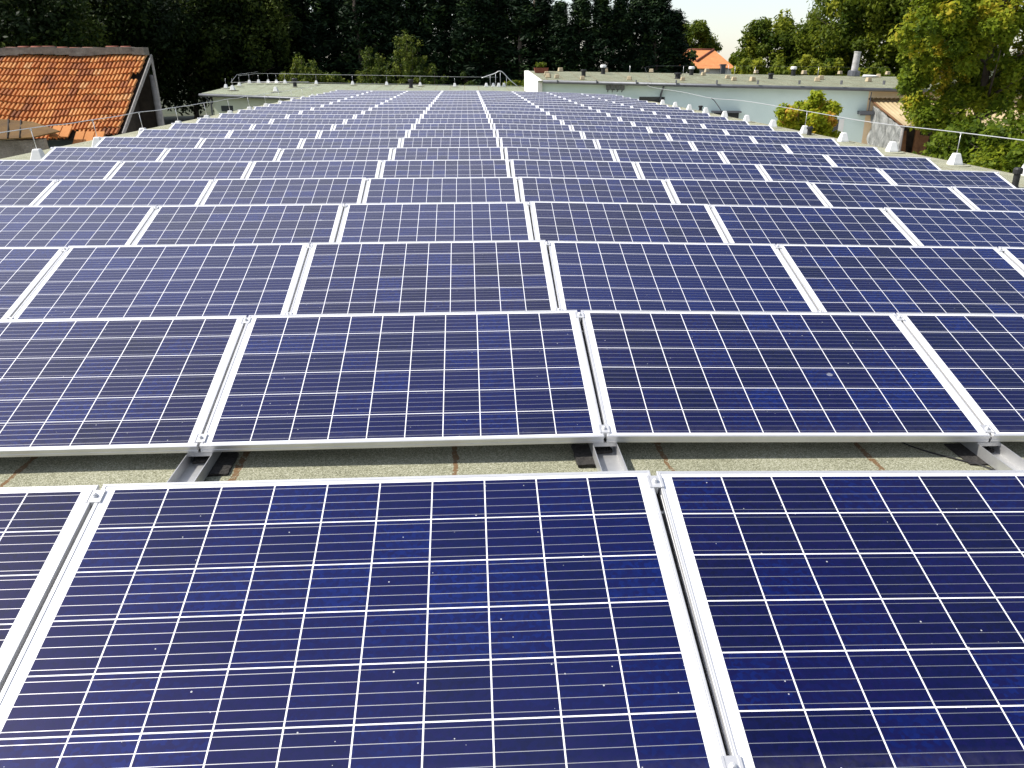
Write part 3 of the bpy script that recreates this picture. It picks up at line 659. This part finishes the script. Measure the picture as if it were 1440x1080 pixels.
# ------------------------------------------------------------------ old barn on the left with clay tiles
RR, EE = at_y(207, 80, 27.2), at_y(166, 191, 24.4)
fall = EE-RR; hv = Vector((fall.x, fall.y, 0)); rd = Vector((-hv.y, hv.x, 0)).normalized()
if rd.x > 0: rd = -rd                                              # along the ridge, to the left
barn = empty('tiled_barn', (RR.x-4, RR.y-1, GZ)); tag(barn, 'old barn with sagging orange clay tile roof and open dark gable', 'barn')
BL_ = 9.0; nrm = fall.cross(rd).normalized()
if nrm.z < 0: nrm = -nrm
SL = fall.length; fd = fall.normalized()
def sag(s, t):                                                     # s along the ridge, t down the slope
    return -.10*math.exp(-((s-2.9)/1.3)**2)*(.3+t/SL)-.07*math.sin(s*.9)*(t/SL)+.02*math.sin(s*2.3+t*2)
verts, faces, tint = [], [], []
crs = 12; pit_c = SL/crs; tw = .236; nt_ = int(BL_/tw)
prof = [(0, 0), (.012, .052), (.060, .058), (.080, .002), (.120, .002), (.132, .052), (.180, .058), (.200, .0)]
rt = random.Random(3)
for i in range(crs):
    skip_end = i >= crs-1
    for j_ in range(nt_):
        if i == 3 and j_ == 0: continue
        if i == 4 and j_ == 0 and False: continue
        s0 = j_*tw+(.5*tw if False else 0)
        if i >= 11 and 1.1 < s0 < 2.0 and rt.random() < .6: continue      # fallen tiles by the eave
        if s0 > 2.6 and i >= 11: continue
        if s0 > 3.6 and i >= 10: continue
        dt, ds, lift, tw_ = rt.uniform(-.018, .018), rt.uniform(-.008, .008), rt.uniform(0, .016), rt.uniform(-.03, .03)
        tn = rt.betavariate(2.2, 2.2); tn = .96 if rt.random() < .025 else tn
        t0, t1 = i*pit_c-.05+dt, (i+1)*pit_c+.035+dt
        b0 = len(verts)
        for t_i, up in ((t0, .005+lift*.3), (t1, .055+lift)):
            for ps, ph in prof:
                s = s0+ps+ds+tw_*(t_i-t0)
                verts.append(RR+rd*s+fd*t_i+nrm*(ph+up+sag(s, t_i)))
        k = len(prof)
        for ps, ph in prof:                                        # lower lip
            s = s0+ps+ds+tw_*(t1-t0); verts.append(RR+rd*s+fd*(t1-.004)+nrm*(ph+.055+lift-.03+sag(s, t1)))
        for x in range(k-1):
            faces.append((b0+x, b0+x+1, b0+k+x+1, b0+k+x)); tint.append(tn)
            faces.append((b0+k+x, b0+k+x+1, b0+2*k+x+1, b0+2*k+x)); tint.append(tn)
me = bpy.data.meshes.new('tile_roof'); me.from_pydata([tuple(v) for v in verts], [], faces); me.materials.append(M['tile'])
at_ = me.attributes.new('tint', 'FLOAT', 'FACE'); at_.data.foreach_set('value', tint); unparented(link('tile_roof', me), barn)
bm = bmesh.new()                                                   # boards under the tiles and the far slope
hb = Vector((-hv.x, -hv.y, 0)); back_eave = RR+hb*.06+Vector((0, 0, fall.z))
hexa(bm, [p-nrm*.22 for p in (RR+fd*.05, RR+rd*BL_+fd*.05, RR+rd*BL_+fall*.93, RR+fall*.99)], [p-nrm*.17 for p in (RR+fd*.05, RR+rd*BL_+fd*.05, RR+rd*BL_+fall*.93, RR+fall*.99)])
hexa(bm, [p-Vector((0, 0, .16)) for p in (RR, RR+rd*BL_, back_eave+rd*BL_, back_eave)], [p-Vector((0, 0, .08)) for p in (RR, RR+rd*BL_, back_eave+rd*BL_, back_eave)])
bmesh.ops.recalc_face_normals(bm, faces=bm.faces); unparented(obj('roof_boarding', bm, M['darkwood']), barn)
bm = bmesh.new(); rr_ = random.Random(5)                            # ridge: mortar bed with broken red ridge tiles
for k in range(24):
    s = k*.38; q = RR+rd*(s+.19)+Vector((0, 0, .10+.02*math.sin(k)+.06)); q += nrm*0
    vs = box(bm, q-hv.normalized()*0.0, (.39, .30, .20+rr_.uniform(-.02, .03)), Vector((1, 0, 0)).rotation_difference(-rd))
    for v in vs: v.co += Vector((rr_.uniform(-.015, .015), rr_.uniform(-.015, .015), rr_.uniform(-.012, .012)))
unparented(obj('ridge_mortar', bm, M['mortar']), barn)
bm = bmesh.new()
for k in range(23):
    if k in (0, 3, 11): continue
    q = RR+rd*(k*.38+.25)+Vector((0, 0, .235+.02*math.sin(k)+.01*rr_.random())); tube(bm, [q-rd*.185, q+rd*(.12+.07*rr_.random())], .05, 8, .045)
unparented(obj('ridge_cap', bm, M['brick']), barn)
bm = bmesh.new(); gx = -rd
for dst in (fall*1.0, back_eave-RR):
    a = RR+gx*.12+Vector((0, 0, .05)); b = a+dst; d = (b-a).normalized(); side_ = d.cross(gx).normalized()
    if side_.z < 0: side_ = -side_
    hexa(bm, [a-side_*.09, a-side_*.09+gx*.03, b-side_*.09+gx*.03, b-side_*.09], [a+side_*.03, a+side_*.03+gx*.03, b+side_*.03+gx*.03, b+side_*.03])
bmesh.ops.recalc_face_normals(bm, faces=bm.faces); unparented(obj('barge_board', bm, M['greywood']), barn)
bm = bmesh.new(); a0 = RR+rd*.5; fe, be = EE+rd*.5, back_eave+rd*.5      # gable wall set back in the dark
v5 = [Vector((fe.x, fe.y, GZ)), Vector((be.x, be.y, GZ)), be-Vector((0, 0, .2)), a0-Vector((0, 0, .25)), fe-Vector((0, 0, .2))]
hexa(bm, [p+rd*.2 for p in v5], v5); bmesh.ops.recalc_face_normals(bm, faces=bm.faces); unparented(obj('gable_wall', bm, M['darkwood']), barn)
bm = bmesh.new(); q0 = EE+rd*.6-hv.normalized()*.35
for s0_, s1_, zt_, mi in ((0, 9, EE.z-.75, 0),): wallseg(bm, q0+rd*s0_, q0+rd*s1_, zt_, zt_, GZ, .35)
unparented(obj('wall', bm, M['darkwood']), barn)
bm = bmesh.new(); q = RR+gx*.06
tube(bm, [q+(back_eave-RR)*.2-Vector((0, 0, .1)), Vector((back_eave.x, back_eave.y, GZ))+gx*.1-(back_eave-RR)*.45], .09, 7); unparented(obj('post', bm, M['greywood']), barn)
# sheet lean-to and broken wall in front of the barn
c_ = [at_y(-30, 165, 23.6), at_y(46, 171, 23.6), at_y(84, 184, 22.6), at_y(44, 193, 22.2), at_y(-30, 197, 22.0)]
sh2 = empty('fibre_cement_roof', (c_[3].x, c_[3].y, GZ)); bm = bmesh.new(); slab(bm, c_, .03); bmesh.ops.recalc_face_normals(bm, faces=bm.faces); o = unparented(obj('sheet', bm, M['ochre']), sh2)
bm = bmesh.new()
for f_ in (.12, .33, .55, .78): tube(bm, [c_[0].lerp(c_[1], f_)+Vector((0, 0, .01)), c_[4].lerp(c_[3], f_)+Vector((0, 0, .01))], .02, 5)
unparented(obj('seam', bm, M['darkwood']), sh2)
bm = bmesh.new(); wallseg(bm, c_[4]+Vector((0, .3, 0)), c_[3]+Vector((.15, .3, 0)), c_[4].z-.06, c_[3].z-.06, GZ, .3)
bmesh.ops.subdivide_edges(bm, edges=bm.edges[:], cuts=5); 
for v in bm.verts: v.co += Vector((rt.uniform(-.03, .03), rt.uniform(-.04, .04), rt.uniform(-.02, .0)))
unparented(obj('wall', bm, M['plaster']), sh2); tag(sh2, 'ochre stained sheet lean-to with crumbling plaster wall before the barn', 'lean-to')
for k, (px, py, yy) in enumerate([(76, 178, 23.2), (108, 186, 23.4)]):
    c0 = at_y(px, py, yy); bm = bmesh.new(); w_ = .62 if k else .4
    for i in range(3 if k else 2):
        a = c0+rd*(-.26*i); hexa(bm, [a, a+gx*.23, a+gx*.23+fd*.42-Vector((0, 0, .05*k)), a+fd*.42-Vector((0, 0, .05*k))], [p+nrm*.03 for p in (a, a+gx*.23, a+gx*.23+fd*.42-Vector((0, 0, .05*k)), a+fd*.42-Vector((0, 0, .05*k)))])
    bmesh.ops.recalc_face_normals(bm, faces=bm.faces)
    o = obj('hanging_tiles', bm, M['tile']); a_ = o.data.attributes.new('tint', 'FLOAT', 'FACE'); a_.data.foreach_set('value', [.62+.12*math.sin(i) for i in range(len(o.data.polygons))]); unparented(o, barn)

# ------------------------------------------------------------------ the orange roofed house far behind
hp = [at_y(983, 104, 92), at_y(1000, 104, 92)]
hs = empty('orange_roofed_house', (hp[0].x+2.5, 94, GZ)); bm = bmesh.new()
x0, x1 = at_y(978, 100, 92).x, at_y(1033, 100, 92).x; ze = at_y(1000, 95.5, 92).z; zt = at_y(1003, 70, 96).z
box(bm, ((x0+x1)/2, 96, (ze+GZ)/2), (x1-x0-.6, 8, ze-GZ)); unparented(obj('wall', bm, M['wall_white']), hs)
bm = bmesh.new(); apx = at_y(1004, 70, 96).x
r0, r1, r2, r3 = Vector((x0, 91.6, ze-.05)), Vector((x1, 91.6, ze-.05)), Vector((x1, 100.4, ze-.05)), Vector((x0, 100.4, ze-.05)); k1, k2 = Vector((apx-3.3, 96, zt)), Vector((apx, 96, zt))
V = [bm.verts.new(p) for p in (r0, r1, r2, r3, k1, k2)]
for f_ in ((0, 1, 5, 4), (1, 2, 5), (2, 3, 4, 5), (3, 0, 4), (3, 2, 1, 0)): bm.faces.new([V[i] for i in f_])
unparented(obj('roof', bm, M['farroof']), hs)
bm = bmesh.new(); tube(bm, [k2+Vector((0, 0, .03)), r0.lerp(k1, .35)+Vector((.4, -.1, .05))], .12, 5); tube(bm, [k1, k2], .12, 5); unparented(obj('hip_tiles', bm, M['brick']), hs)
bm = bmesh.new(); q = at_y(1016, 100, 91.5); box(bm, q, (.45, .5, 1.1)); box(bm, q+Vector((0, 0, .62)), (.6, .6, .14)); unparented(obj('chimney', bm, M['gutter']), hs)
tag(hs, 'white walled house with orange tiled roof beyond the long building', 'house')

# ------------------------------------------------------------------ trees: trunk, limbs, crown of leaf-sized faces
def leaves(name, pts, nrmv, size, aspect, tint, mt, parent, along=None):
    """one quad per leaf, folded along nothing: centre pts, normals nrmv"""
    n = len(pts); a = rng.normal(size=(n, 3)) if along is None else along+rng.normal(size=(n, 3))*.35
    nv = nrmv/np.linalg.norm(nrmv, axis=1, keepdims=True)
    a -= nv*(a*nv).sum(1, keepdims=True); a /= np.linalg.norm(a, axis=1, keepdims=True)+1e-9
    b = np.cross(nv, a); s = size*rng.uniform(.6, 1.35, size=(n, 1))
    P = np.stack([pts-a*s, pts-a*s*.1+b*s*aspect, pts+a*s, pts-a*s*.1-b*s*aspect], 1).reshape(-1, 3)
    me = bpy.data.meshes.new(name); me.vertices.add(4*n); me.vertices.foreach_set('co', P.ravel().astype(np.float32))
    me.loops.add(4*n); me.loops.foreach_set('vertex_index', np.arange(4*n, dtype=np.int32))
    me.polygons.add(n); me.polygons.foreach_set('loop_start', np.arange(0, 4*n, 4, dtype=np.int32))
    me.update(calc_edges=True); me.validate(); me.materials.append(mt)
    at = me.attributes.new('tint', 'FLOAT', 'FACE'); at.data.foreach_set('value', np.clip(tint, 0, 1).astype(np.float32))
    return link(name, me, parent)
def clumps(centre, rad, n, rng_, core=.35, zsq=1.):
    """clump centres through an ellipsoid, most near its surface, lower half sparser"""
    d = rng_.normal(size=(n, 3)); d /= np.linalg.norm(d, axis=1, keepdims=True)
    r = core+(1-core)*rng_.uniform(0, 1, size=(n, 1))**.6
    return np.array(centre)+d*r*np.array(rad)
def crown_mesh(name, cl, clr, per, size, aspect, mt, parent, tbase=.5, tvar=.25, up=.5):
    k = len(cl); rad = np.array(clr)*rng.uniform(.6, 1.3, size=(k, 1)); tc = np.clip(rng.normal(tbase, tvar, size=k), 0, 1)
    m = (per*rng.uniform(.6, 1.4, size=k)).astype(int); idx = np.repeat(np.arange(k), m)
    d = rng.normal(size=(len(idx), 3)); d /= np.linalg.norm(d, axis=1, keepdims=True)
    q = rng.uniform(0, 1, size=(len(idx), 1))**.45
    pts = cl[idx]+d*q*rad[idx]
    nv = d*.6+rng.normal(size=d.shape)*.55+np.array([-.25, -.12, up])
    return leaves(name, pts, nv, size, aspect, tc[idx]+rng.normal(0, .12, size=len(idx)), mt, parent)
def trunk(parent, base, h, r, limbs, rad, seed, mt=None):
    rr = random.Random(seed); bm = bmesh.new(); lean = rr.uniform(-.03, .03)
    pts = [Vector((lean*h*t+.02*h*math.sin(t*3+seed), .02*h*math.cos(t*4+seed), h*t)) for t in (0, .2, .4, .6, .8, 1)]
    tube(bm, pts, r, 8, r*.3)
    for k in range(limbs):
        t = rr.uniform(.3, .9); a = k*2.4+rr.uniform(-.4, .4); p0 = Vector((lean*h*t, 0, h*t)); L = rad*rr.uniform(.5, .9)
        d = Vector((math.cos(a), math.sin(a), rr.uniform(.3, .9)))
        tube(bm, [p0, p0+d*L*.5+Vector((0, 0, .05*L)), p0+d*L], r*.35*(1.1-t*.6), 5, r*.06)
    return obj('trunk', bm, mt or M['bark'], parent, False)
def broadleaf(lab, x, y, height, rad, mt, seed, group, n_cl=90, per=110, size=.16, tb=.45, low=.28, name='broadleaf_tree', zbase=GZ, cr=.17, cat='tree', tv=.25):
    global rng
    rng = np.random.default_rng(seed); t = empty(name, (x, y, zbase))
    trunk(t, None, height*.8, max(.06, height*.018), 9, rad, seed)
    hc = height*(low+1)/2; rv = height*(1-low)/2
    cl = clumps((0, 0, hc), (rad, rad, rv), n_cl, rng)
    # a few side bulges break the outline
    for k in range(5):
        a = rng.uniform(0, 6.28); cc = np.array([math.cos(a)*rad*.7, math.sin(a)*rad*.7, hc+rng.uniform(-.4, .75)*rv])
        cl = np.vstack([cl, clumps(cc, (rad*.45, rad*.45, rv*.3), n_cl//9, rng)])
    crown_mesh('crown', cl, rad*cr*1.0+.12, per, size, .5, mt, t, tb, tv)
    tag(t, lab, cat, group); return t
def bx(px, y): return at_y(px, 91, y).x
def hz(py, y): return at_y(720, py, y).z-GZ
CONG = 'tall dark conifers in the hedge row'
def conifer_mesh(seed, h, rad):
    global rng; rng = np.random.default_rng(seed)
    n = 260; z = h*(.02+.98*rng.uniform(0, 1, size=n)**.85); t = z/h
    prof = rad*np.clip(1.02-t**1.7, .05, 1)*(.82+.18*np.sin(t*17+seed))
    a = rng.uniform(0, 6.28, size=n); rr = prof*(.35+.65*rng.uniform(0, 1, size=n)**.5)
    cl = np.stack([np.cos(a)*rr, np.sin(a)*rr, z], 1); k = len(cl)
    tc = np.clip(rng.normal(.42, .27, size=k), 0, 1)
    per = 62; idx = np.repeat(np.arange(k), per)
    d = rng.normal(size=(len(idx), 3)); d /= np.linalg.norm(d, axis=1, keepdims=True)
    out = np.stack([np.cos(a[idx]), np.sin(a[idx]), np.full(len(idx), 1.3)], 1)
    sc = (.30*rad+.16)*rng.uniform(.6, 1.2, size=(k, 1))[idx]
    pts = cl[idx]+d*sc*np.array([.8, .8, 1.25])*rng.uniform(0, 1, size=(len(idx), 1))**.5
    nv = d+rng.normal(size=d.shape)*.5
    return pts, nv, tc[idx]+rng.normal(0, .1, size=len(idx)), out
con_protos = []
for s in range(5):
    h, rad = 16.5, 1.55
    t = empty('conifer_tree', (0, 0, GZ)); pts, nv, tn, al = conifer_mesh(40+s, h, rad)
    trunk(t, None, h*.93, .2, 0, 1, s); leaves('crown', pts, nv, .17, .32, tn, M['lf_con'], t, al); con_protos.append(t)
cons = []
x_px = 372.; i = 0; rc = random.Random(11)
while x_px < 952:
    cons.append(x_px); x_px += rc.uniform(23, 29)
used = set()
for i, px in enumerate(cons):
    s = i % 5; o = con_protos[s] if s not in used else copy_tree(con_protos[s]); used.add(s)
    y = 80+rc.uniform(-1.5, 1.5); topy = -45 if px < 640 else (-28 if px < 745 else (rc.uniform(-32, 8) if px < 890 else (-45 if px < 935 else 14)))
    topy += rc.uniform(-6, 6); h = hz(topy, y)
    o.location = (bx(px, y), y, GZ); wsc = rc.uniform(1.45, 1.85)
    o.scale = (wsc, wsc, h/16.5); o.rotation_euler = (0, 0, rc.uniform(0, 6.28))
    tag(o, f'tall dark conifer in the hedge row behind the roofs, {ORD[i] if i < len(ORD) else "last"} from its left end' if i < len(cons)-1 else 'tall dark conifer at the right end of the hedge row', 'conifer', CONG)
i = 1
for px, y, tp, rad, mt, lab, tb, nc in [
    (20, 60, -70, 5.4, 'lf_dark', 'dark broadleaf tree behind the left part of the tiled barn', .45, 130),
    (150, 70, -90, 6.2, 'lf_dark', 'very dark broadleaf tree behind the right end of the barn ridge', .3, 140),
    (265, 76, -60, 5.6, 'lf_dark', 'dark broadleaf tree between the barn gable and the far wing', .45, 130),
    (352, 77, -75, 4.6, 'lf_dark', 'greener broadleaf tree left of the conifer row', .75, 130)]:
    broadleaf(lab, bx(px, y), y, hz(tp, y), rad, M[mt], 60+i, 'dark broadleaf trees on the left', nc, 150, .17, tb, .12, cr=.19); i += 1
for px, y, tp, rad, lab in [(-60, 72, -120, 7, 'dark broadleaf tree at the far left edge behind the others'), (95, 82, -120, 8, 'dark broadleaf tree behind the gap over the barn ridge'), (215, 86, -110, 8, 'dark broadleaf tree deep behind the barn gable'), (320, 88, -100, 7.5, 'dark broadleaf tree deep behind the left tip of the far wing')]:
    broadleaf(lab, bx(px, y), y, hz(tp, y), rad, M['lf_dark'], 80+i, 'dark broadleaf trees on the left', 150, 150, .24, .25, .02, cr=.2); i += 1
for px, y, tp, rad, mt, lab, nm_, sz in [
    (465, 66, 97, 1.2, 'lf_bush', 'small low shrub at the right foot of the sunlit shrub', 'shrub', .13),
    (969, 84, 66, .95, 'lf_bush', 'dark shrub between the last conifer and the orange house', 'shrub', .16),
    (655, 67, 94, .85, 'lf_bush', 'small dense rounded evergreen shrub before the conifers', 'evergreen_shrub', .10),
    (748, 57, 114, .5, 'lf_mid', 'tiny green plant beside the white end wall', 'shrub', .1),
    (722, 58, 117, .45, 'lf_mid', 'tiny low plant on the far roof edge left of the white wall', 'shrub', .1)]:
    zb = GZ if tp < 110 else at_y(px, 124, y).z
    broadleaf(lab, bx(px, y), y, hz(tp, y)+GZ-zb, rad, M[mt], 100+i, 'shrubs behind the far wing', 60 if rad > 1 else 26, 90, sz, .5, .1, nm_, zb, .22, 'shrub'); i += 1
for px, y, tp, rad, mt, lab, tb, nc, lw in [
    (972, 105, 27, 2.9, 'lf_mid', 'small round tree at the right end of the conifers', .3, 120, .3),
    (1086, 74, 22, 3.1, 'lf_mid', 'rounded green tree with open sky to its left', .42, 110, .2),
    (1158, 72, 28, 2.6, 'lf_mid', 'green tree between the rounded tree and the tall dense tree', .38, 80, .2),
    (1215, 70, -45, 5.4, 'lf_mid', 'tall dense green tree behind the chimney pipe', .33, 170, .15),
    (1300, 66, -60, 5.0, 'lf_mid', 'tall green tree behind the yellowing maple', .35, 140, .15)]:
    broadleaf(lab, bx(px, y), y, hz(tp, y), rad, M[mt], 140+i, 'green trees behind the long building', nc, 140, .17, tb, lw); i += 1
for px, y, tp, rad, lab, tb in [(1040, 64, 88, .8, 'small bright shrub just right of the orange house', .75), (1066, 63, 82, 1.3, 'bright shrub left of centre behind the long roof', .8), (1098, 62, 81, 1.5, 'bright shrub between the rounded tree and the chimney', .7), (1133, 61, 82, 1.3, 'yellowish shrub nearest the left of the chimney', .85), (1172, 62, 84, 1.6, 'darker shrub behind the chimney foot', .5), (1238, 62, 86, 1.7, 'dark shrub right of the chimney', .4), (996, 106, 66, 1.5, 'bright shrub above the ridge of the orange house', .6)]:
    broadleaf(lab, bx(px, y), y, hz(tp, y), rad, M['lf_mid'], 170+i, 'shrubs behind the long rear roof', 50, 110, .16, tb, .1, 'shrub', cat='shrub', cr=.2); i += 1
for px, y, tp, lab in [(1010, 130, 77, 'distant green tree seen over the orange house'), (1028, 128, 79, 'distant green tree just right of the orange house ridge')]:
    broadleaf(lab, bx(px, y), y, hz(tp, y), 3.4, M['lf_mid'], 190+i, 'distant trees', 50, 80, .3, .4, .1); i += 1
def twiggy(lab, px, y, tp, spread, nb, seed, mt, tb):
    global rng; rng = np.random.default_rng(seed); t = empty('shrub', (bx(px, y), y, GZ)); H = hz(tp, y); bm = bmesh.new(); cl = []
    for k in range(nb):
        a = rng.uniform(0, 6.28); q = rng.uniform(.1, 1)*spread; h = H*(1-.55*(q/spread)**1.6)*rng.uniform(.75, 1.0)
        p0, p1, p2 = Vector((0, 0, .2)), Vector((math.cos(a)*q*.6, math.sin(a)*q*.6, h*.5)), Vector((math.cos(a)*q, math.sin(a)*q, h))
        tube(bm, smooth_pts([p0, p1, p2], 3), .035, 4, .008)
        for f_ in np.linspace(.3, 1, 11): c_ = p1.lerp(p2, (f_-.5)*2) if f_ > .5 else p0.lerp(p1, f_*2); cl.append(np.array(c_)+rng.normal(size=3)*.24*(1.3-f_))
    obj('trunk', bm, M['bark'], t)
    crown_mesh('crown', np.array(cl), .30, 34, .105, .42, mt, t, tb, .22, .3); tag(t, lab, 'shrub', 'shrubs behind the far wing')
twiggy('twiggy green bush in front of the conifers, left of its taller twin', 528, 68, 62, 2.7, 54, 301, M['lf_bush'], .66)
twiggy('tallest twiggy green bush in front of the conifers', 573, 69, 42, 2.8, 56, 302, M['lf_bush'], .68)
twiggy('low sunlit shrub behind the left of the far wing roof', 428, 66, 72, 3.0, 50, 303, M['lf_bush'], .78)
twiggy('low spreading bush with bare twigs right of the twiggy twins', 606, 67, 92, 2.4, 18, 304, M['lf_bush'], .5)
# the big yellowing maple beside the shed
def maple():
    global rng; rng = np.random.default_rng(5); y = 31.; x = bx(1400, y); t = empty('maple_tree', (x, y, GZ))
    trunk(t, None, 9, .2, 14, 4, 4)
    lobes = [((1440, -10), 2.3, 46), ((1370, 25), 2.0, 52), ((1330, 70), 1.45, 40), ((1300, 92), .75, 20), ((1395, 95), 1.8, 46), ((1300, 25), 1.2, 20), ((1430, 130), 1.6, 36), ((1350, 128), 1.25, 34), ((1292, 150), .5, 16), ((1308, 165), .55, 16), ((1285, 118), .4, 12), ((1500, 60), 2.6, 40), ((1345, 172), .9, 16), ((1410, -60), 2.5, 30), ((1320, -40), 1.6, 20)]
    cl = []
    for (px, py), r_, n in lobes:
        c = at_y(px, py, y+rng.uniform(-1.2, 1.2)); cl.append(clumps((c.x-x, c.y-y, c.z-GZ), (r_, r_, r_*.8), n, rng, .2))
    cl = np.vstack(cl)
    crown_mesh('crown', cl, .36, 150, .085, .55, M['lf_yel'], t, .47, .22, .7)
    tag(t, 'large maple with yellowing leaves beside the shed on the right', 'maple tree')
maple()
for px, y, tp, rad, lab, tb in [(1395, 27, 165, 1.3, 'dark leafy shrub under the maple beyond the right roof edge', .15), (1450, 24, 180, 1.3, 'leafy shrub at the right photo edge below the wire', .3), (1350, 29, 195, 1.1, 'low dark shrub at the foot of the maple', .1)]:
    broadleaf(lab, bx(px, y), y, hz(tp, y), rad, M['lf_yel'], 200+i, 'shrubs under the maple', 60, 110, .09, tb, .05, 'shrub', cat='shrub', cr=.25, tv=.15); i += 1
def vine():
    global rng; rng = np.random.default_rng(9); y = 36.; x = bx(1135, y); t = empty('vine_bush', (x, y, GZ)); trunk(t, None, 3.4, .07, 8, 1.3, 8)
    cl = []
    for (px, py), r_, n in [((1140, 150), .75, 16), ((1105, 158), .4, 8), ((1165, 155), .55, 12), ((1135, 172), 1.2, 30), ((1160, 180), .85, 18), ((1110, 175), .7, 14), ((1150, 139), .3, 6), ((1172, 152), .35, 6), ((1145, 195), 1.1, 16)]:
        c = at_y(px, py, y+rng.uniform(-.4, .4)); cl.append(clumps((c.x-x, c.y-y, c.z-GZ), (r_*.8, r_*.8, r_*.6), n, rng, .1))
    crown_mesh('crown', np.vstack(cl), .26, 120, .085, .55, M['lf_vine'], t, .58, .22, .7)
    tag(t, 'yellow-green vine bush against the pale green wall', 'vine bush')
vine()
rng = np.random.default_rng(21)                                    # plants in the planter box
crown_mesh('plant', clumps((0, 0, .42), (.4, .2, .12), 12, rng, .1), .12, 40, .07, .45, M['lf_mid'], planter, .5, .2)
tag(planter, 'reddish planter box with green plants at the corner of the long roof', 'planter')
